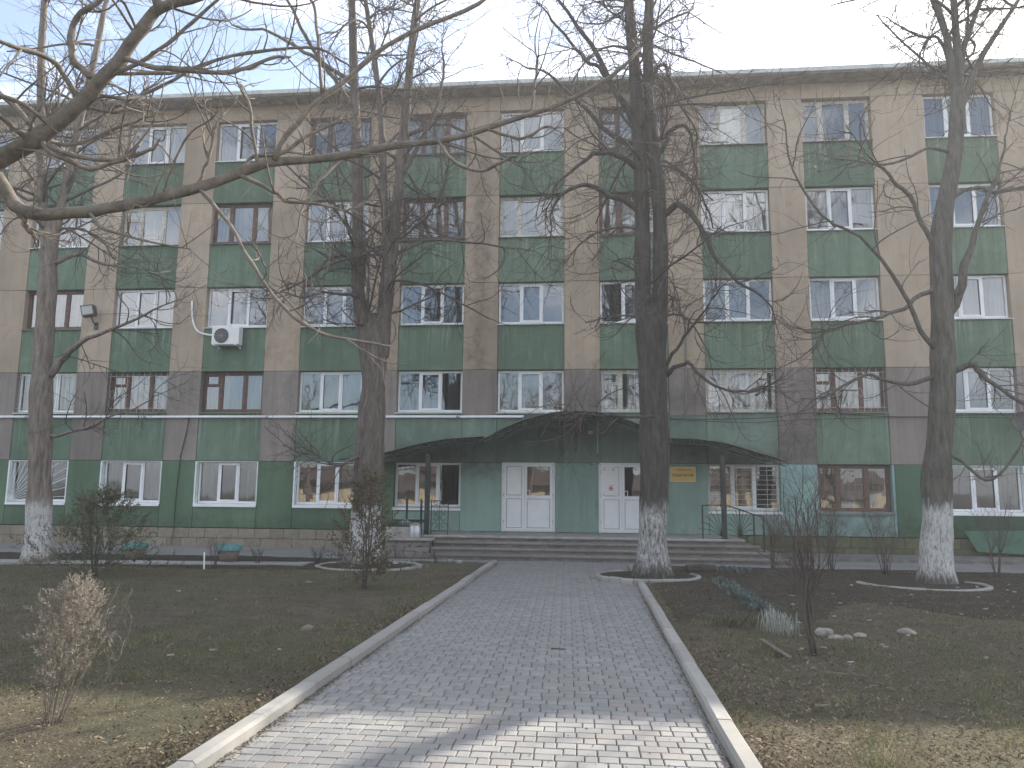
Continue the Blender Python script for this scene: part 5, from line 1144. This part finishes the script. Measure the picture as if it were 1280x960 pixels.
tag(scatter_blades('grass', 190000, RR, (.015, .075), (.002, .0045), MAT['grass'], 2, keep=kr), 'short sparse winter grass on the right lawn', 'grass', kind='stuff')
tag(scatter_blades('grass', 60000, RR, (.015, .05), (.0015, .0035), MAT['grass_green'], 3, keep=lambda x, y, r: (fbm(x, y, .8, 12)+r.normal(0, .25, len(x)) > .35)&(y < 11)&(x < .62*y+1.5)), 'fresh green grass patches on the right lawn', 'grass', kind='stuff')
tag(scatter_blades('grass', 40000, LR, (.015, .045), (.0015, .0035), MAT['grass_green'], 4, keep=lambda x, y, r: (fbm(x, y, .9, 14)+r.normal(0, .25, len(x)) > .45)&(y < 13)&(x > -.78*y-1.5)), 'fresh green grass patches on the left lawn', 'grass', kind='stuff')
tag(scatter_blades('leaf_litter', 75000, LR, (.006, .024), (.0025, .008), MAT['litter'], 5, True, keep=lambda x, y, r: (x > -.78*y-1.5)&ring_keep(x, y)&(y < 16.2+.12*(x+12))), 'dry leaf and straw litter on the left lawn', 'leaf litter', kind='stuff')
tag(scatter_blades('leaf_litter', 100000, RR, (.006, .026), (.003, .01), MAT['litter'], 6, True, keep=lambda x, y, r: (x < .62*y+1.5)&ring_keep(x, y)), 'dry leaf and straw litter on the right lawn', 'leaf litter', kind='stuff')

def kerb_drift(name, xa, sgn, seed):
    r = np.random.default_rng(seed); n = 4200; y = 3.8+13*r.random(n)**1.7; x = xa+sgn*np.abs(r.normal(0, .2, n)); k = (fbm(x, y, 1.4, seed)+r.normal(0, .3, n) > .0)&ring_keep(x, y)&(y < 15.5); x, y = x[k], y[k]; n = len(x)
    a = r.uniform(0, 2*PI, n); h = r.uniform(.007, .024, n); w_ = r.uniform(.004, .011, n); c = np.stack([x, y, lawn_h(x, y)+.012+.02*r.random(n)], 1); t_ = r.normal(0, .5, (n, 2)); u = np.stack([np.cos(a)*h, np.sin(a)*h, t_[:, 0]*h], 1); v = np.stack([-np.sin(a)*w_, np.cos(a)*w_, t_[:, 1]*w_], 1)
    V = np.stack([c-u, c-v, c+u*.8, c+v], 1).reshape(-1, 3); return link(name, quick_mesh(name, V, np.arange(n*4), 4), None, (0, 0, 0), MAT['litter'])
tag(kerb_drift('leaf_litter', PX1+.15, 1, 51), 'brown dead leaves drifted against the right kerb', 'leaf litter', kind='stuff'); tag(kerb_drift('leaf_litter', PX0-.15, -1, 52), 'brown dead leaves drifted against the left kerb', 'leaf litter', kind='stuff')
# moss and leaf crumbs caught along the kerbs and in the joints of the path
def joint_dirt():
    r = np.random.default_rng(77); n = 9000; e = r.random(n); y = 3.8+15*r.random(n)**1.6
    x = np.where(e < .42, PX0+np.abs(r.normal(0, .035, n)), np.where(e < .84, PX1-np.abs(r.normal(0, .035, n)), r.uniform(PX0, PX1, n)))
    k = (x > PX0+.004)&(x < PX1-.004)&(np.hypot(x-RC[0], y-RC[1]) > 1.1)&(y < 19); k &= (fbm(x, y, 2.2, 31)+r.normal(0, .3, n) > .05)|(e > .84)&(r.random(n) < .25); x, y = x[k], y[k]; n = len(x)
    a = r.uniform(0, 2*PI, n); h = r.uniform(.004, .016, n); w_ = r.uniform(.002, .007, n); c = np.stack([x, y, .004+.004*r.random(n)], 1); u = np.stack([np.cos(a)*h, np.sin(a)*h, r.normal(0, .002, n)], 1); v = np.stack([-np.sin(a)*w_, np.cos(a)*w_, r.normal(0, .002, n)], 1)
    V = np.stack([c-u, c-v, c+u, c+v], 1).reshape(-1, 3); o = link('leaf_crumbs', quick_mesh('leaf_crumbs', V, np.arange(n*4), 4), path, (0, 0, 0), MAT['litter']); tag(o, kind='stuff')
joint_dirt()

# ------------------------------------------------------------------ behind the photographer: what the windows mirror
hs = thing('cream_house', 'long cream house with a brown roof seen only mirrored in the windows', 'house', (0, -34, 0))
m = MB(); m.box(-34, 30, -46, -34, 0, 2.6); m.build('wall', MAT['far_wall'], hs)
m = MB(); m.prism([(-35, -33, 2.6), (-35, -47, 2.6), (-35, -40, 4.6)], (66, 0, 0)); m.build('roof', MAT['far_roof'], hs)
for i in range(16):
    for z in (.9,): m = MB(); x = -32+i*4; m.box(x, x+1.5, -34.0, -33.95, z, z+1.2); m.build('window', MAT['lamp_glass'], hs)
def back_tree(x, y, seed, h=10):
    r = np.random.default_rng(seed); t = thing('bare_tree', 'bare tree behind the viewpoint seen only mirrored in the windows', 'tree', (x, y, 0), 'mirrored trees')
    m = MB(); p, q = trunk_mesh(m, [(x, y, -.05), (x+.1, y, h*.3), (x, y+.1, h*.6), (x+.2, y, h)], [.24, .2, .13, .04], 24, 12, r); m.build('trunk', MAT['bark'], t, smooth=True); p, q = resample(p, q, 16)
    b1, r1 = spawn(p[None], q[None], 30, .25, 1, 1.2, 3.6, (.5, 1.1), .02, .12, .1, (.05, .01), 8, r, .4); b2, r2 = spawn(b1, r1, 7, .2, 1, .5, 1.6, (.4, 1.0), .0, .12, .14, (.014, .005), 6, r); b3, r3 = spawn(b2, r2, 3, .2, 1, .2, .7, (.4, 1), 0, .1, .18, (.006, .003), 4, r)
    twig_obj('branches', [(b1, r1)], MAT['twig'], t, 5); twig_obj('twigs', [(b2, r2), (b3, r3)], MAT['twig'], t, 3)
for i, (x, y, h) in enumerate(((-15, -9, 9), (-8, -14, 10), (-2.5, -10, 11), (4.5, -13, 9), (10, -8, 10), (17, -12, 9), (-22, -13, 10), (-18, -20, 10), (-11.5, -22, 11), (-5, -19, 10), (1.5, -21, 11), (7.5, -20, 10), (13.5, -22, 11))): back_tree(x, y, 100+i, h)

# ------------------------------------------------------------------ haze volume added to lift the blacks, imitating lens veil
HZ = 0.0021
hm = NT('veil_haze'); hm.t.nodes.clear(); ho = hm.t.nodes.new('ShaderNodeOutputMaterial'); hv = hm.t.nodes.new('ShaderNodeVolumePrincipled')
hv.inputs['Color'].default_value = (.95, .97, 1, 1); hv.inputs['Density'].default_value = HZ; hv.inputs['Anisotropy'].default_value = .3
hm.t.links.new(hv.outputs[0], ho.inputs['Volume'])
m = MB(); m.box(-720, 720, -720, 920, -1.2, 21.0); tag(m.build('haze', hm.m), 'thin haze added over the whole yard to imitate lens veil', 'haze', kind='stuff')
